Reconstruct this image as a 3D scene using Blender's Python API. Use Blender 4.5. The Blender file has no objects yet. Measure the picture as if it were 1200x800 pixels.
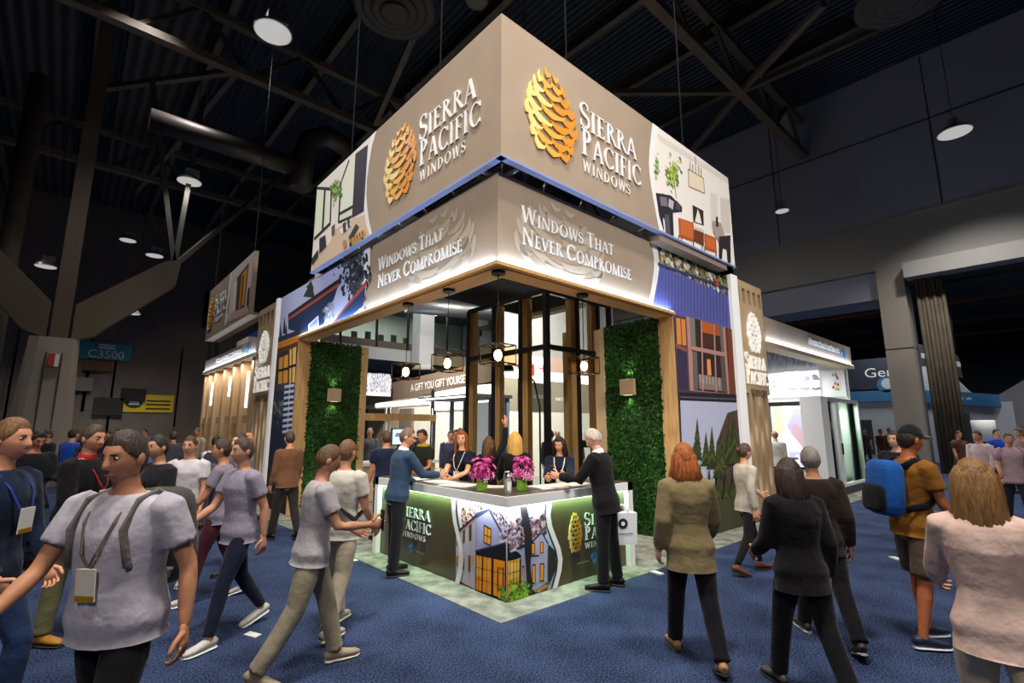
import bpy, bmesh, math, random
from mathutils import Vector, Matrix
from math import sin, cos, pi, radians as rad
random.seed(7)
SC = bpy.context.scene
COL = SC.collection

# ------------------------------------------------------------------ camera, world, lights, exposure
CAM = Vector((-3.61, -4.274, 1.78)); FPX = 578.2; PITCH = 0.1722; YAW = 0.8387
FW = Vector((cos(YAW)*cos(PITCH), sin(YAW)*cos(PITCH), sin(PITCH)))
RT = Vector((sin(YAW), -cos(YAW), 0.0)); UP = RT.cross(FW)
cd = bpy.data.cameras.new('camera'); cam = bpy.data.objects.new('camera', cd); COL.objects.link(cam)
cd.sensor_width = 36; cd.lens = FPX/1200*36; cd.clip_end = 400
cam.matrix_world = Matrix(((RT.x, UP.x, -FW.x, CAM.x), (RT.y, UP.y, -FW.y, CAM.y), (RT.z, UP.z, -FW.z, CAM.z), (0, 0, 0, 1)))
SC.camera = cam
SC.view_settings.view_transform = 'Standard'; SC.view_settings.look = 'None'
SC.view_settings.exposure = 0.0; SC.view_settings.gamma = 1.0; SC.view_settings.use_curve_mapping = False
w = bpy.data.worlds.new('world'); SC.world = w; w.use_nodes = True
w.node_tree.nodes['Background'].inputs[0].default_value = (0.75, 0.82, 1.0, 1)
w.node_tree.nodes['Background'].inputs[1].default_value = 0.06

def light(name, kind, loc, energy, color=(1, 1, 1), target=None, size=0.3, size_y=None, spot=60, blend=0.6, spread=None):
    d = bpy.data.lights.new(name, kind); o = bpy.data.objects.new(name, d); COL.objects.link(o)
    o.location = loc; d.energy = energy; d.color = color
    if kind == 'AREA':
        d.size = size
        if size_y: d.shape = 'RECTANGLE'; d.size_y = size_y
        if spread: d.spread = rad(spread)
    elif kind == 'SPOT':
        d.spot_size = rad(spot); d.spot_blend = blend; d.shadow_soft_size = size
    else: d.shadow_soft_size = size
    if target is not None:
        o.rotation_euler = (Vector(target)-Vector(loc)).to_track_quat('-Z', 'Y').to_euler()
    return o
# added spots without fixtures, brightening the sign, reception corner, aisles and hall
WARM = (1.0, 0.93, 0.85)
light('sign_spot', 'SPOT', (-17.0, 0.0, 10.5), 6300, WARM, (-0.1, 2.7, 5.5), 0.5, spot=36, blend=.5)
light('sign_spot', 'SPOT', (0.5, -17.0, 10.5), 8000, WARM, (2.9, -0.1, 5.5), 0.5, spot=36, blend=.5)
light('corner_spot', 'SPOT', (-4.0, -3.0, 15.0), 1500, WARM, (0.2, 0.2, 1.0), 0.6, spot=40)
light('aisle_spot', 'SPOT', (-3.0, -3.0, 15.5), 4600, (1, .95, .9), (-2.6, 0.5, 0), 0.8, spot=75)
light('aisle_spot', 'SPOT', (0.5, -7.0, 15.5), 3600, (1, .95, .9), (2.4, -3.2, 0), 0.8, spot=75)
light('hall_spot', 'SPOT', (-3.0, 14.0, 15.5), 2600, (1, .95, .9), (-3.0, 10.0, 0), 0.8, spot=100)
light('front_spot', 'SPOT', (-8.0, -9.0, 9.0), 1500, WARM, (-.6, -.6, 1.2), 0.8, spot=75, blend=.8)

# ------------------------------------------------------------------ pixel measurements on real planes
def ray(px, py): return FW*FPX + RT*(px-600) - UP*(py-400)
def onx(px, py, x): d = ray(px, py); return CAM + d*((x-CAM.x)/d.x)
def ony(px, py, y): d = ray(px, py); return CAM + d*((y-CAM.y)/d.y)
def onz(px, py, z=0.0): d = ray(px, py); return CAM + d*((z-CAM.z)/d.z)

# ------------------------------------------------------------------ materials
MATS = {}
def mat(name, col, rough=0.6, metal=0.0, emit=None, estr=1.0, var=0.0, vscale=8.0, bump=0.0, bscale=60.0, spec=0.5, col2=None, stretch=None, sheen=0.0, trans=0.0, coat=0.0):
    if name in MATS: return MATS[name]
    m = bpy.data.materials.new(name); m.use_nodes = True; nt = m.node_tree; b = nt.nodes['Principled BSDF']
    c = (*col, 1); b.inputs['Base Color'].default_value = c; b.inputs['Roughness'].default_value = rough
    b.inputs['Metallic'].default_value = metal; b.inputs['Specular IOR Level'].default_value = spec
    if sheen: b.inputs['Sheen Weight'].default_value = sheen
    if trans: b.inputs['Transmission Weight'].default_value = trans
    if coat: b.inputs['Coat Weight'].default_value = coat
    if emit: b.inputs['Emission Color'].default_value = (*emit, 1); b.inputs['Emission Strength'].default_value = estr
    tc = None
    def coords(s):
        nonlocal tc
        if tc is None: tc = nt.nodes.new('ShaderNodeTexCoord')
        mp = nt.nodes.new('ShaderNodeMapping'); nt.links.new(tc.outputs['Object'], mp.inputs[0])
        mp.inputs['Scale'].default_value = stretch or (1, 1, 1); return mp.outputs[0]
    if var or col2:
        n = nt.nodes.new('ShaderNodeTexNoise'); n.inputs['Scale'].default_value = vscale; n.inputs['Detail'].default_value = 5
        nt.links.new(coords(vscale), n.inputs['Vector'])
        mx = nt.nodes.new('ShaderNodeMix'); mx.data_type = 'RGBA'
        if col2: a, e = c, (*col2, 1)
        else: a = (*[max(0, v*(1-var)) for v in col], 1); e = (*[min(1, v*(1+var)) for v in col], 1)
        mx.inputs[6].default_value = a; mx.inputs[7].default_value = e
        rp = nt.nodes.new('ShaderNodeMapRange'); rp.inputs[1].default_value = .35; rp.inputs[2].default_value = .65
        nt.links.new(n.outputs[0], rp.inputs[0]); nt.links.new(rp.outputs[0], mx.inputs[0]); nt.links.new(mx.outputs[2], b.inputs['Base Color'])
    if bump:
        n2 = nt.nodes.new('ShaderNodeTexNoise'); n2.inputs['Scale'].default_value = bscale; n2.inputs['Detail'].default_value = 3
        nt.links.new(coords(bscale), n2.inputs['Vector'])
        bp = nt.nodes.new('ShaderNodeBump'); bp.inputs['Strength'].default_value = bump; bp.inputs['Distance'].default_value = 0.02
        nt.links.new(n2.outputs[0], bp.inputs['Height']); nt.links.new(bp.outputs[0], b.inputs['Normal'])
    MATS[name] = m; return m
def glassmat(name, tint=(1, 1, 1), gloss=0.12, rough=0.02):
    if name in MATS: return MATS[name]
    m = bpy.data.materials.new(name); m.use_nodes = True; nt = m.node_tree; nt.nodes.clear()
    out = nt.nodes.new('ShaderNodeOutputMaterial'); tr = nt.nodes.new('ShaderNodeBsdfTransparent'); tr.inputs[0].default_value = (*tint, 1)
    gl = nt.nodes.new('ShaderNodeBsdfGlossy'); gl.inputs['Roughness'].default_value = rough
    lw = nt.nodes.new('ShaderNodeLayerWeight'); lw.inputs[0].default_value = gloss
    mx = nt.nodes.new('ShaderNodeMixShader'); nt.links.new(lw.outputs['Fresnel'], mx.inputs[0]); nt.links.new(tr.outputs[0], mx.inputs[1]); nt.links.new(gl.outputs[0], mx.inputs[2]); nt.links.new(mx.outputs[0], out.inputs[0])
    MATS[name] = m; return m
def hexc(h):
    h = h.lstrip('#'); o = []
    for i in (0, 2, 4):
        v = int(h[i:i+2], 16)/255; o.append(v/12.92 if v <= .04045 else ((v+.055)/1.055)**2.4)
    return tuple(o)
def pm(h, rough=.75, **k): return mat('print_'+h, hexc(h), rough, spec=.25, **k)     # flat ink / plain paint of one colour

# ------------------------------------------------------------------ mesh collecting
class MB:
    def __init__(s): s.v = []; s.f = []; s.m = []; s.mats = []; s.sm = []
    def mi(s, m):
        if m not in s.mats: s.mats.append(m)
        return s.mats.index(m)
    def poly(s, pts, m, smooth=False):
        b = len(s.v); s.v += [tuple(p) for p in pts]; s.f.append(list(range(b, b+len(pts)))); s.m.append(s.mi(m)); s.sm.append(smooth)
    def raw(s, vs, fs, m, smooth=False):
        b = len(s.v); s.v += [tuple(p) for p in vs]; k = s.mi(m)
        for f in fs: s.f.append([b+i for i in f]); s.m.append(k); s.sm.append(smooth)
    def box(s, a, b, m):
        x0, y0, z0 = [min(a[i], b[i]) for i in range(3)]; x1, y1, z1 = [max(a[i], b[i]) for i in range(3)]
        s.raw([(x0, y0, z0), (x1, y0, z0), (x1, y1, z0), (x0, y1, z0), (x0, y0, z1), (x1, y0, z1), (x1, y1, z1), (x0, y1, z1)],
              [(3, 2, 1, 0), (4, 5, 6, 7), (0, 1, 5, 4), (1, 2, 6, 5), (2, 3, 7, 6), (3, 0, 4, 7)], m)
    def prism(s, pts0, pts1, m, side=None):      # two matching rings, ring 0 is the front (seen counter-clockwise)
        n = len(pts0); b = len(s.v); s.v += [tuple(p) for p in pts0]+[tuple(p) for p in pts1]; k = s.mi(m); k2 = s.mi(side or m)
        s.f.append([b+i for i in range(n)]); s.m.append(k); s.sm.append(False)
        s.f.append([b+n+i for i in reversed(range(n))]); s.m.append(k2); s.sm.append(False)
        for i in range(n):
            j = (i+1) % n; s.f.append([b+i, b+n+i, b+n+j, b+j]); s.m.append(k2); s.sm.append(False)
    def loft(s, path, rad_, m, seg=12, hint=(0, 1, 0), smooth=True, caps=True):
        path = [Vector(p) for p in path]; n = len(path); b = len(s.v); k = s.mi(m)
        for i, p in enumerate(path):
            t = (path[min(i+1, n-1)]-path[max(i-1, 0)]).normalized()
            a = t.cross(Vector(hint))
            if a.length < 1e-4: a = t.cross(Vector((1, 0, 0.01)))
            a.normalize(); c = a.cross(t).normalized(); r = rad_[i]; rx, ry = r if isinstance(r, tuple) else (r, r)
            for j in range(seg):
                q = 2*pi*j/seg; s.v.append(tuple(p + a*(rx*cos(q)) + c*(ry*sin(q))))
        for i in range(n-1):
            for j in range(seg):
                j2 = (j+1) % seg; s.f.append([b+i*seg+j, b+i*seg+j2, b+(i+1)*seg+j2, b+(i+1)*seg+j]); s.m.append(k); s.sm.append(smooth)
        if caps:
            s.f.append([b+j for j in reversed(range(seg))]); s.m.append(k); s.sm.append(False)
            s.f.append([b+(n-1)*seg+j for j in range(seg)]); s.m.append(k); s.sm.append(False)
    def tube(s, a, b, r, m, seg=8): s.loft([a, b], [r, r], m, seg)
    def bar(s, a, b, wd, h, m):                  # rectangular bar between two points, h vertical
        a = Vector(a); b = Vector(b); t = (b-a).normalized(); sd = t.cross(Vector((0, 0, 1)))
        if sd.length < 1e-3: sd = Vector((1, 0, 0))
        sd.normalize(); u = sd.cross(t)
        q = [(-1, -1), (1, -1), (1, 1), (-1, 1)]
        s.raw([a+sd*(wd/2*x)+u*(h/2*y) for x, y in q]+[b+sd*(wd/2*x)+u*(h/2*y) for x, y in q],
              [(3, 2, 1, 0), (4, 5, 6, 7), (0, 1, 5, 4), (1, 2, 6, 5), (2, 3, 7, 6), (3, 0, 4, 7)], m)
    def lathe(s, prof, m, seg=16, o=(0, 0, 0), smooth=True):
        b = len(s.v); k = s.mi(m); n = len(prof)
        for r, z in prof:
            for j in range(seg): q = 2*pi*j/seg; s.v.append((o[0]+r*cos(q), o[1]+r*sin(q), o[2]+z))
        for i in range(n-1):
            for j in range(seg):
                j2 = (j+1) % seg; s.f.append([b+i*seg+j, b+i*seg+j2, b+(i+1)*seg+j2, b+(i+1)*seg+j]); s.m.append(k); s.sm.append(smooth)
        s.f.append([b+j for j in reversed(range(seg))]); s.m.append(k); s.sm.append(False)
        s.f.append([b+(n-1)*seg+j for j in range(seg)]); s.m.append(k); s.sm.append(False)
    def ball(s, c, r, m, seg=12, rings=8):
        r = r if isinstance(r, tuple) else (r, r, r); vs = []; fs = []
        for i in range(1, rings):
            t = pi*i/rings
            for j in range(seg): q = 2*pi*j/seg; vs.append((c[0]+r[0]*sin(t)*cos(q), c[1]+r[1]*sin(t)*sin(q), c[2]+r[2]*cos(t)))
        top = len(vs); vs.append((c[0], c[1], c[2]+r[2])); vs.append((c[0], c[1], c[2]-r[2]))
        for i in range(rings-2):
            for j in range(seg): j2 = (j+1) % seg; fs.append((i*seg+j, (i+1)*seg+j, (i+1)*seg+j2, i*seg+j2))
        for j in range(seg): j2 = (j+1) % seg; fs.append((top, j, j2)); fs.append((top+1, (rings-2)*seg+j2, (rings-2)*seg+j))
        s.raw(vs, fs, m, True)
    def mesh(s, name, off=(0, 0, 0)):
        me = bpy.data.meshes.new(name); ox, oy, oz = off
        me.from_pydata([(x-ox, y-oy, z-oz) for x, y, z in s.v], [], s.f)
        for m in s.mats: me.materials.append(m)
        me.polygons.foreach_set('material_index', s.m); me.polygons.foreach_set('use_smooth', s.sm); me.update(); return me
    def build(s, name, parent=None, local=False):
        o = bpy.data.objects.new(name, s.mesh(name, (0, 0, 0) if local else base(parent))); COL.objects.link(o)
        if parent is not None: o.parent = parent
        return o
def base(o):                                     # world base of the thing an object belongs to
    if o is None: return (0, 0, 0)
    while o.parent is not None: o = o.parent
    return tuple(o.location) if o.type == 'EMPTY' else tuple(o.get('base', (0, 0, 0)))
def thing(name, label, cat, loc=(0, 0, 0), rz=0.0, group=None):
    o = bpy.data.objects.new(name, None); COL.objects.link(o); o.location = loc; o.rotation_euler = (0, 0, rz); o.empty_display_size = .2
    tag(o, label, cat, group); return o
def tag(o, label, cat, group=None):
    o['label'] = label; o['category'] = cat
    if group: o['group'] = group
    return o
def struct(o, label=None):
    o['kind'] = 'structure'
    if label: o['label'] = label
    return o
def put(me, name, parent, M):                    # place a shared mesh (world matrix M) under a part
    o = bpy.data.objects.new(name, me); COL.objects.link(o); o.parent = parent
    o.matrix_basis = Matrix.Translation(-Vector(base(parent))) @ M; return o

class Face:                                      # upright plane: s runs to the reader's right, z up
    def __init__(f, side, c): f.side = side; f.c = c
    def w(f, s, z, off=0.0): return (s, f.c-off, z) if f.side == 'R' else (f.c-off, -s, z)
    def px(f, x, y):
        p = ony(x, y, f.c) if f.side == 'R' else onx(x, y, f.c)
        return (p.x, p.z) if f.side == 'R' else (-p.y, p.z)
    def M(f, s, z, off, sx, sz, so=1.0):
        r = Vector((1, 0, 0)) if f.side == 'R' else Vector((0, -1, 0)); n = Vector((0, -1, 0)) if f.side == 'R' else Vector((-1, 0, 0)); o = f.w(s, z, off)
        return Matrix(((r.x*sx, 0, n.x*so, o[0]), (r.y*sx, 0, n.y*so, o[1]), (0, sz, 0, o[2]), (0, 0, 0, 1)))
    def slab(f, mb, poly, m, o0, o1, side=None): mb.prism([f.w(s, z, o1) for s, z in poly], [f.w(s, z, o0) for s, z in poly], m, side)
    def rect(f, mb, s0, z0, s1, z1, m, o0, o1): f.slab(mb, [(s0, z0), (s1, z0), (s1, z1), (s0, z1)], m, o0, o1)
class Print:                                     # flat ink layers on a face, one mesh
    def __init__(p, face, off=.002, clip=None): p.f = face; p.mb = MB(); p.o = off; p.clip = clip
    def sz(p, pts, col):
        if p.clip: a, b, c, d = p.clip; pts = [(min(max(s, a), b), min(max(z, c), d)) for s, z in pts]
        p.o += .0004; p.mb.poly([p.f.w(s, z, p.o) for s, z in pts], pm(col) if isinstance(col, str) else col)
    def p(p, pts, col): p.sz([p.f.px(x, y) for x, y in pts], col)
    def line(p, a, b, wd, col):                  # pixels, width in metres
        a = Vector(p.f.px(*a)); b = Vector(p.f.px(*b)); t = (b-a).normalized(); n = Vector((-t.y, t.x))*wd/2
        p.sz([a-n, b-n, b+n, a+n], col)
    def blobs(p, inside, n, size, cols, rnd):    # leaf specks: inside() gives (s,z)
        p.o += .0004
        for i in range(n):
            s, z = inside(rnd)
            if p.clip: s = min(max(s, p.clip[0]+size), p.clip[1]-size); z = min(max(z, p.clip[2]+size), p.clip[3]-size)
            a = rnd.random()*6.28; r = size*(.5+rnd.random()); c = rnd.choice(cols)
            p.mb.poly([p.f.w(s+r*cos(a+k*1.57+rnd.random()*.5), z+r*sin(a+k*1.57), p.o+i*2e-6) for k in range(4)], pm(c))
    def build(p, name, parent): return p.mb.build(name, parent)

# ------------------------------------------------------------------ lettering: roman capitals from strokes
def _q(x0, y0, x1, y1, w0, w1=None):             # a stroke with horizontal width
    w1 = w0 if w1 is None else w1
    return [(x0-w0/2, y0), (x0+w0/2, y0), (x1+w1/2, y1), (x1-w1/2, y1)] if y1 > y0 else [(x1-w1/2, y1), (x1+w1/2, y1), (x0+w0/2, y0), (x0-w0/2, y0)]
def _r(x0, y0, x1, y1): return [(x0, y0), (x1, y0), (x1, y1), (x0, y1)]
def _arc(cx, cy, rx, ry, a0, a1, tk, tn, n=14):  # ring segment, thick at the sides, thin at top and bottom
    out = []; pr = None
    for i in range(n+1):
        a = rad(a0+(a1-a0)*i/n); o = (cx+rx*cos(a), cy+ry*sin(a)); q = (cx+(rx-tk)*cos(a), cy+(ry-tn)*sin(a))
        if pr: out.append([pr[1], pr[0], o, q] if a1 > a0 else [pr[0], pr[1], q, o])
        pr = (o, q)
    return out
TK, TN, SF = .135, .06, .035
def _stem(x, y0=0, y1=1, t=TK, lo=True, hi=True):
    o = [_q(x, y0, x, y1, t)]
    if lo: o.append(_r(x-t/2-.08, y0, x+t/2+.08, y0+SF))
    if hi: o.append(_r(x-t/2-.08, y1-SF, x+t/2+.08, y1))
    return o
def _ser(x, y, l=.1): return [_r(x-l, y, x+l, y+SF)]
def _S():
    pts = []
    for i in range(25):
        t = i/24
        if t < .5: a = rad(20+(270-20)*t*2); pts.append((.24+.19*cos(a), .745+.225*sin(a)))
        else: a = rad(90-(90+160)*(t-.5)*2); pts.append((.245+.215*cos(a), .265+.235*sin(a)))
    out = []; pr = None
    for i, p in enumerate(pts):
        t = Vector(pts[min(i+1, 24)])-Vector(pts[max(i-1, 0)]); t.normalize(); n = Vector((-t.y, t.x))
        wd = .05+.085*math.exp(-((i-12)/5.5)**2)
        a = (p[0]+n.x*wd/2, p[1]+n.y*wd/2); b = (p[0]-n.x*wd/2, p[1]-n.y*wd/2)
        if pr: out.append([pr[0], pr[1], b, a])
        pr = (a, b)
    out.append(_r(.385, .74, .425, .95)); out.append(_r(.02, .05, .06, .28)); return out
def _G(ch):
    D = {
     'I': (_stem(.17), .34),
     'E': (_stem(.16)+[_r(.16, 1-.055, .5, 1), _r(.16, .48, .43, .53), _r(.16, 0, .53, .055), _r(.465, .84, .5, 1), _r(.4, .42, .43, .59), _r(.495, 0, .53, .18)], .59),
     'F': (_stem(.16)+[_r(.16, 1-.055, .5, 1), _r(.16, .47, .43, .52), _r(.465, .84, .5, 1), _r(.4, .41, .43, .58)], .53),
     'L': (_stem(.16)+[_r(.16, 0, .53, .055), _r(.495, 0, .53, .18)], .57),
     'P': (_stem(.16)+_arc(.2, .745, .32, .255, -90, 90, TK, TN), .57),
     'R': (_stem(.16)+_arc(.2, .76, .31, .24, -90, 90, TK, TN)+[_q(.68, 0, .3, .54, .17, .14), _r(.62, 0, .8, SF)], .7),
     'B': (_stem(.16)+_arc(.2, .76, .28, .24, -90, 90, TK, TN)+_arc(.2, .265, .33, .265, -90, 90, TK, TN), .6),
     'A': ([_q(.08, 0, .37, 1, .055), _q(.66, 0, .36, 1, .15), _r(.18, .3, .55, .35)]+_ser(.08, 0)+_ser(.66, 0, .12), .74),
     'V': ([_q(.35, 0, .08, 1, .13, .15), _q(.37, 0, .64, 1, .06)]+_ser(.08, 1-SF, .12)+_ser(.64, 1-SF), .71),
     'C': (_arc(.44, .5, .4, .52, 42, 318, TK, TN, 22)+[_r(.7, .74, .74, .95), _r(.71, .06, .74, .24)], .78),
     'G': (_arc(.44, .5, .4, .52, 42, 318, TK, TN, 22)+[_r(.7, .74, .74, .95), _r(.64, .08, .76, .44)], .84),
     'O': (_arc(.44, .5, .41, .52, 0, 360, TK, TN, 28), .88),
     'D': (_stem(.16)+_arc(.2, .5, .55, .5, -90, 90, TK, TN, 18), .82),
     'W': ([_q(.28, 0, .08, 1, .12, .14), _q(.3, 0, .52, 1, .055), _q(.72, 0, .5, 1, .12, .14), _q(.74, 0, .95, 1, .055)]+_ser(.08, 1-SF, .11)+_ser(.95, 1-SF), 1.02),
     'N': ([_q(.13, 0, .13, 1, .06), _q(.7, 0, .7, 1, .06), _q(.7, 0, .12, 1, .15)]+_ser(.13, 0)+_ser(.7, 1-SF)+_ser(.1, 1-SF, .09), .83),
     'T': (_stem(.31, hi=False)+[_r(.01, 1-.055, .61, 1), _r(.01, .84, .045, 1), _r(.575, .84, .61, 1)], .62),
     'H': (_stem(.16)+_stem(.64)+[_r(.16, .475, .64, .525)], .8),
     'M': ([_q(.12, 0, .17, 1, .055), _q(.5, 0, .17, 1, .12, .14), _q(.5, 0, .83, 1, .055), _q(.88, 0, .84, 1, .14)]+_ser(.12, 0)+_ser(.88, 0, .13), 1.0),
     'U': ([_q(.15, .3, .15, 1, TK), _q(.62, .3, .62, 1, .06)]+_arc(.385, .3, .3, .31, 180, 360, .1, TN)+_ser(.15, 1-SF, .14)+_ser(.62, 1-SF), .78),
     'Y': (_stem(.33, 0, .5, hi=False)+[_q(.33, .45, .08, 1, .13), _q(.34, .45, .6, 1, .06)]+_ser(.08, 1-SF, .11)+_ser(.6, 1-SF), .68),
     'S': (_S(), .49)}
    return D[ch]
GL = {}
def glyph(ch, m, depth):
    k = (ch, m.name, depth)
    if k not in GL:
        mb = MB(); polys, adv = _G(ch)
        for i, p in enumerate(polys):
            e = i*.0006
            mb.prism([(x, y, 1.0+e) for x, y in p], [(x, y, 0) for x, y in p], m)
        GL[k] = (mb.mesh('letter_'+ch), adv)
    return GL[k]
def roman(face, text, s0, s1, zb, hb, hs, m, parent, off, depth=.03, sp=.08, name='letter'):
    """capitals at height hb, lower-case input as small capitals at hs, fitted between s0 and s1"""
    run = []; x = 0
    for c in text:
        if c == ' ': x += .38*hs; continue
        h = hb if c.isupper() else hs; me, adv = glyph(c.upper(), m, depth); run.append((me, x, h)); x += (adv+sp)*h
    k = (s1-s0)/(x-sp*hs)
    for me, xx, h in run: put(me, name, parent, face.M(s0+xx*k, zb, off, h*k, h, depth))
TXT = []
def sans(text, M, size, m, parent, name='lettering', ext=.004, align='LEFT', width=None, bold=0.0):
    TXT.append((text, M, size, m, parent, name, ext, align, width, bold))
def flush_text():
    tmp = []
    for t in TXT:
        cu = bpy.data.curves.new('text', 'FONT'); cu.body = t[0]; cu.size = 1; cu.extrude = 0; cu.align_x = t[7]; cu.resolution_u = 3; cu.offset = t[9]
        o = bpy.data.objects.new('text', cu); COL.objects.link(o); tmp.append(o)
    bpy.context.view_layer.update(); dg = bpy.context.evaluated_depsgraph_get()
    for t, o in zip(TXT, tmp):
        me = bpy.data.meshes.new_from_object(o.evaluated_get(dg)); me.name = t[5]; me.materials.clear(); me.materials.append(t[3])
        xs = [v.co.x for v in me.vertices]; wd = max(xs)-min(xs); kx = t[8]/wd if t[8] else t[2]
        put(me, t[5], t[4], t[1] @ Matrix.Diagonal((kx, t[2], 1, 1)))
    for o in tmp: bpy.data.objects.remove(o)
    TXT.clear()

# ------------------------------------------------------------------ pine cone emblem
CONE = []
def _cone():
    rows = 9
    for k in range(rows):
        h = k/(rows-1)                           # 0 bottom .. 1 top
        wd = .5*(1-.72*((h-.38)/.62)**1.8) if h > .38 else .5*(.66+.34*(h/.38)**.8)
        z = .07+h*.86
        th = [-58, 2, 56] if k % 2 == 0 else [-80, -30, 28, 78]
        if k == 8: th = [-45, 35]
        for t in th:
            t2 = rad(t); x = wd*sin(t2)*.86; sw = (.46*wd/.5)*(.30+.70*cos(t2))
            CONE.append((x, z-.03*cos(t2), max(sw, .09), .115 if k < 8 else .085, x/.5))
_cone()
SCALE = [(-.52, .58), (-.5, .1), (-.36, -.28), (-.16, -.5), (0, -.62), (.14, -.5), (.34, -.34), (.5, -.1), (.54, .3), (.42, .1), (.22, 0), (.04, .04), (-.16, .1), (-.34, .28)]
SCL = {}
def pinecone(face, s0, s1, z0, z1, mats, parent, off, depth=.03, flip=False, name='cone_scale', zmin=-9):
    W_ = s1-s0; H_ = z1-z0
    for x, z, sw, sh, t in CONE:
        if z0+(z-.62*sh)*H_ < zmin: continue
        m = mats[0] if len(mats) == 1 else mats[0 if t < -.35 else (1 if t < .3 else 2)]
        if flip: t = -t; m = mats[0] if len(mats) == 1 else mats[0 if t < -.35 else (1 if t < .3 else 2)]; x = -x
        if m.name not in SCL:
            mb = MB(); mb.prism([(a, b, 1) for a, b in SCALE], [(a, b, 0) for a, b in SCALE], m); SCL[m.name] = mb.mesh('cone_scale')
        rt = x/.5*.75
        M_ = face.M(s0+W_*(x+.5), z0+z*H_, off, 1, 1, depth) @ Matrix.Rotation(rt, 4, 'Z') @ Matrix.Diagonal((sw*W_*(-1 if flip else 1), sh*H_*(1+.35*abs(rt)), 1, 1))
        put(SCL[m.name], name, parent, M_)
# ------------------------------------------------------------------ shared looks
m_taupe = mat('taupe_fabric', hexc('a3917f'), .8, var=.04, vscale=2, spec=.2)
m_white = mat('white_laminate', (.8, .8, .79), .45)
m_swoosh = mat('white_ink', (.85, .85, .85), .6)
m_letter = mat('white_letter', (.88, .88, .87), .4)
m_gold = [mat('gold_pale', hexc('f6d98a'), .45), mat('gold', hexc('eeb04a'), .45), mat('gold_deep', hexc('dd9330'), .45)]
m_wood = mat('light_oak', hexc('c9a06a'), .5, var=.16, vscale=3, stretch=(9, 9, .7), bump=.1, bscale=6)
m_woodtan = mat('tan_laminate', hexc('c4a983'), .55, var=.05, vscale=2)
m_black = mat('black_metal', (.012, .012, .013), .38, .6)
m_dark = mat('dark_paint', (.03, .03, .032), .6)
m_glass = glassmat('clear_glass', (.93, .96, .95), .14)
m_led = mat('led_white', (1, 1, 1), .5, emit=(.86, .92, 1), estr=6)
m_ledwarm = mat('led_warm', (1, 1, 1), .5, emit=(1, .82, .6), estr=2.2)
m_lit = mat('lit_panel', (1, 1, 1), .5, emit=(1, .97, .93), estr=1.15)
m_bluetrim = mat('blue_trim', hexc('8d9cc8'), .4)
m_alu = mat('aluminium', (.55, .56, .58), .35, .9)
m_steelwire = mat('steel_wire', (.04, .04, .045), .5, .3)

# ------------------------------------------------------------------ setting: floor
def carpet(name, c1, c2, scale, bump):
    m = bpy.data.materials.new(name); m.use_nodes = True; nt = m.node_tree; b = nt.nodes['Principled BSDF']; b.inputs['Roughness'].default_value = 1; b.inputs['Specular IOR Level'].default_value = .1
    tc = nt.nodes.new('ShaderNodeTexCoord'); n = nt.nodes.new('ShaderNodeTexNoise'); n.inputs['Scale'].default_value = scale; n.inputs['Detail'].default_value = 2
    n3 = nt.nodes.new('ShaderNodeTexNoise'); n3.inputs['Scale'].default_value = 1.6; n3.inputs['Detail'].default_value = 4
    ad = nt.nodes.new('ShaderNodeMath'); ad.operation = 'MULTIPLY_ADD'; ad.inputs[1].default_value = .35
    r = nt.nodes.new('ShaderNodeMapRange'); r.inputs[1].default_value = .52; r.inputs[2].default_value = .82
    mx = nt.nodes.new('ShaderNodeMix'); mx.data_type = 'RGBA'; mx.inputs[6].default_value = (*c1, 1); mx.inputs[7].default_value = (*c2, 1)
    for q in (n, n3): nt.links.new(tc.outputs['Object'], q.inputs['Vector'])
    nt.links.new(n3.outputs[0], ad.inputs[0]); nt.links.new(n.outputs[0], ad.inputs[2]); nt.links.new(ad.outputs[0], r.inputs[0]); nt.links.new(r.outputs[0], mx.inputs[0]); nt.links.new(mx.outputs[2], b.inputs['Base Color'])
    bp = nt.nodes.new('ShaderNodeBump'); bp.inputs['Strength'].default_value = bump; bp.inputs['Distance'].default_value = .01
    nt.links.new(n.outputs[0], bp.inputs['Height']); nt.links.new(bp.outputs[0], b.inputs['Normal'])
    return m
m_blue = carpet('blue_carpet', hexc('0e1424'), hexc('4a5a80'), 75, .7)
m_grey = carpet('grey_carpet', hexc('6b6e66'), hexc('97998c'), 5, .1)
m_concrete = mat('concrete_floor', hexc('55565a'), .7, var=.15, vscale=1)
mb = MB(); mb.box((-30, -25, -.2), (70, 75, 0), m_blue); struct(mb.build('floor'))
mb = MB()
mb.box((-.40, -.549, 0), (15.2, 1.6, .006), m_grey); mb.box((-.40, 1.6, 0), (1.6, 17, .006), m_grey); mb.box((1.6, 1.6, 0), (11.5, 17, .006), m_grey)
o = struct(mb.build('floor_booth_carpet')); o.name = 'floor_grey'

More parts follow.
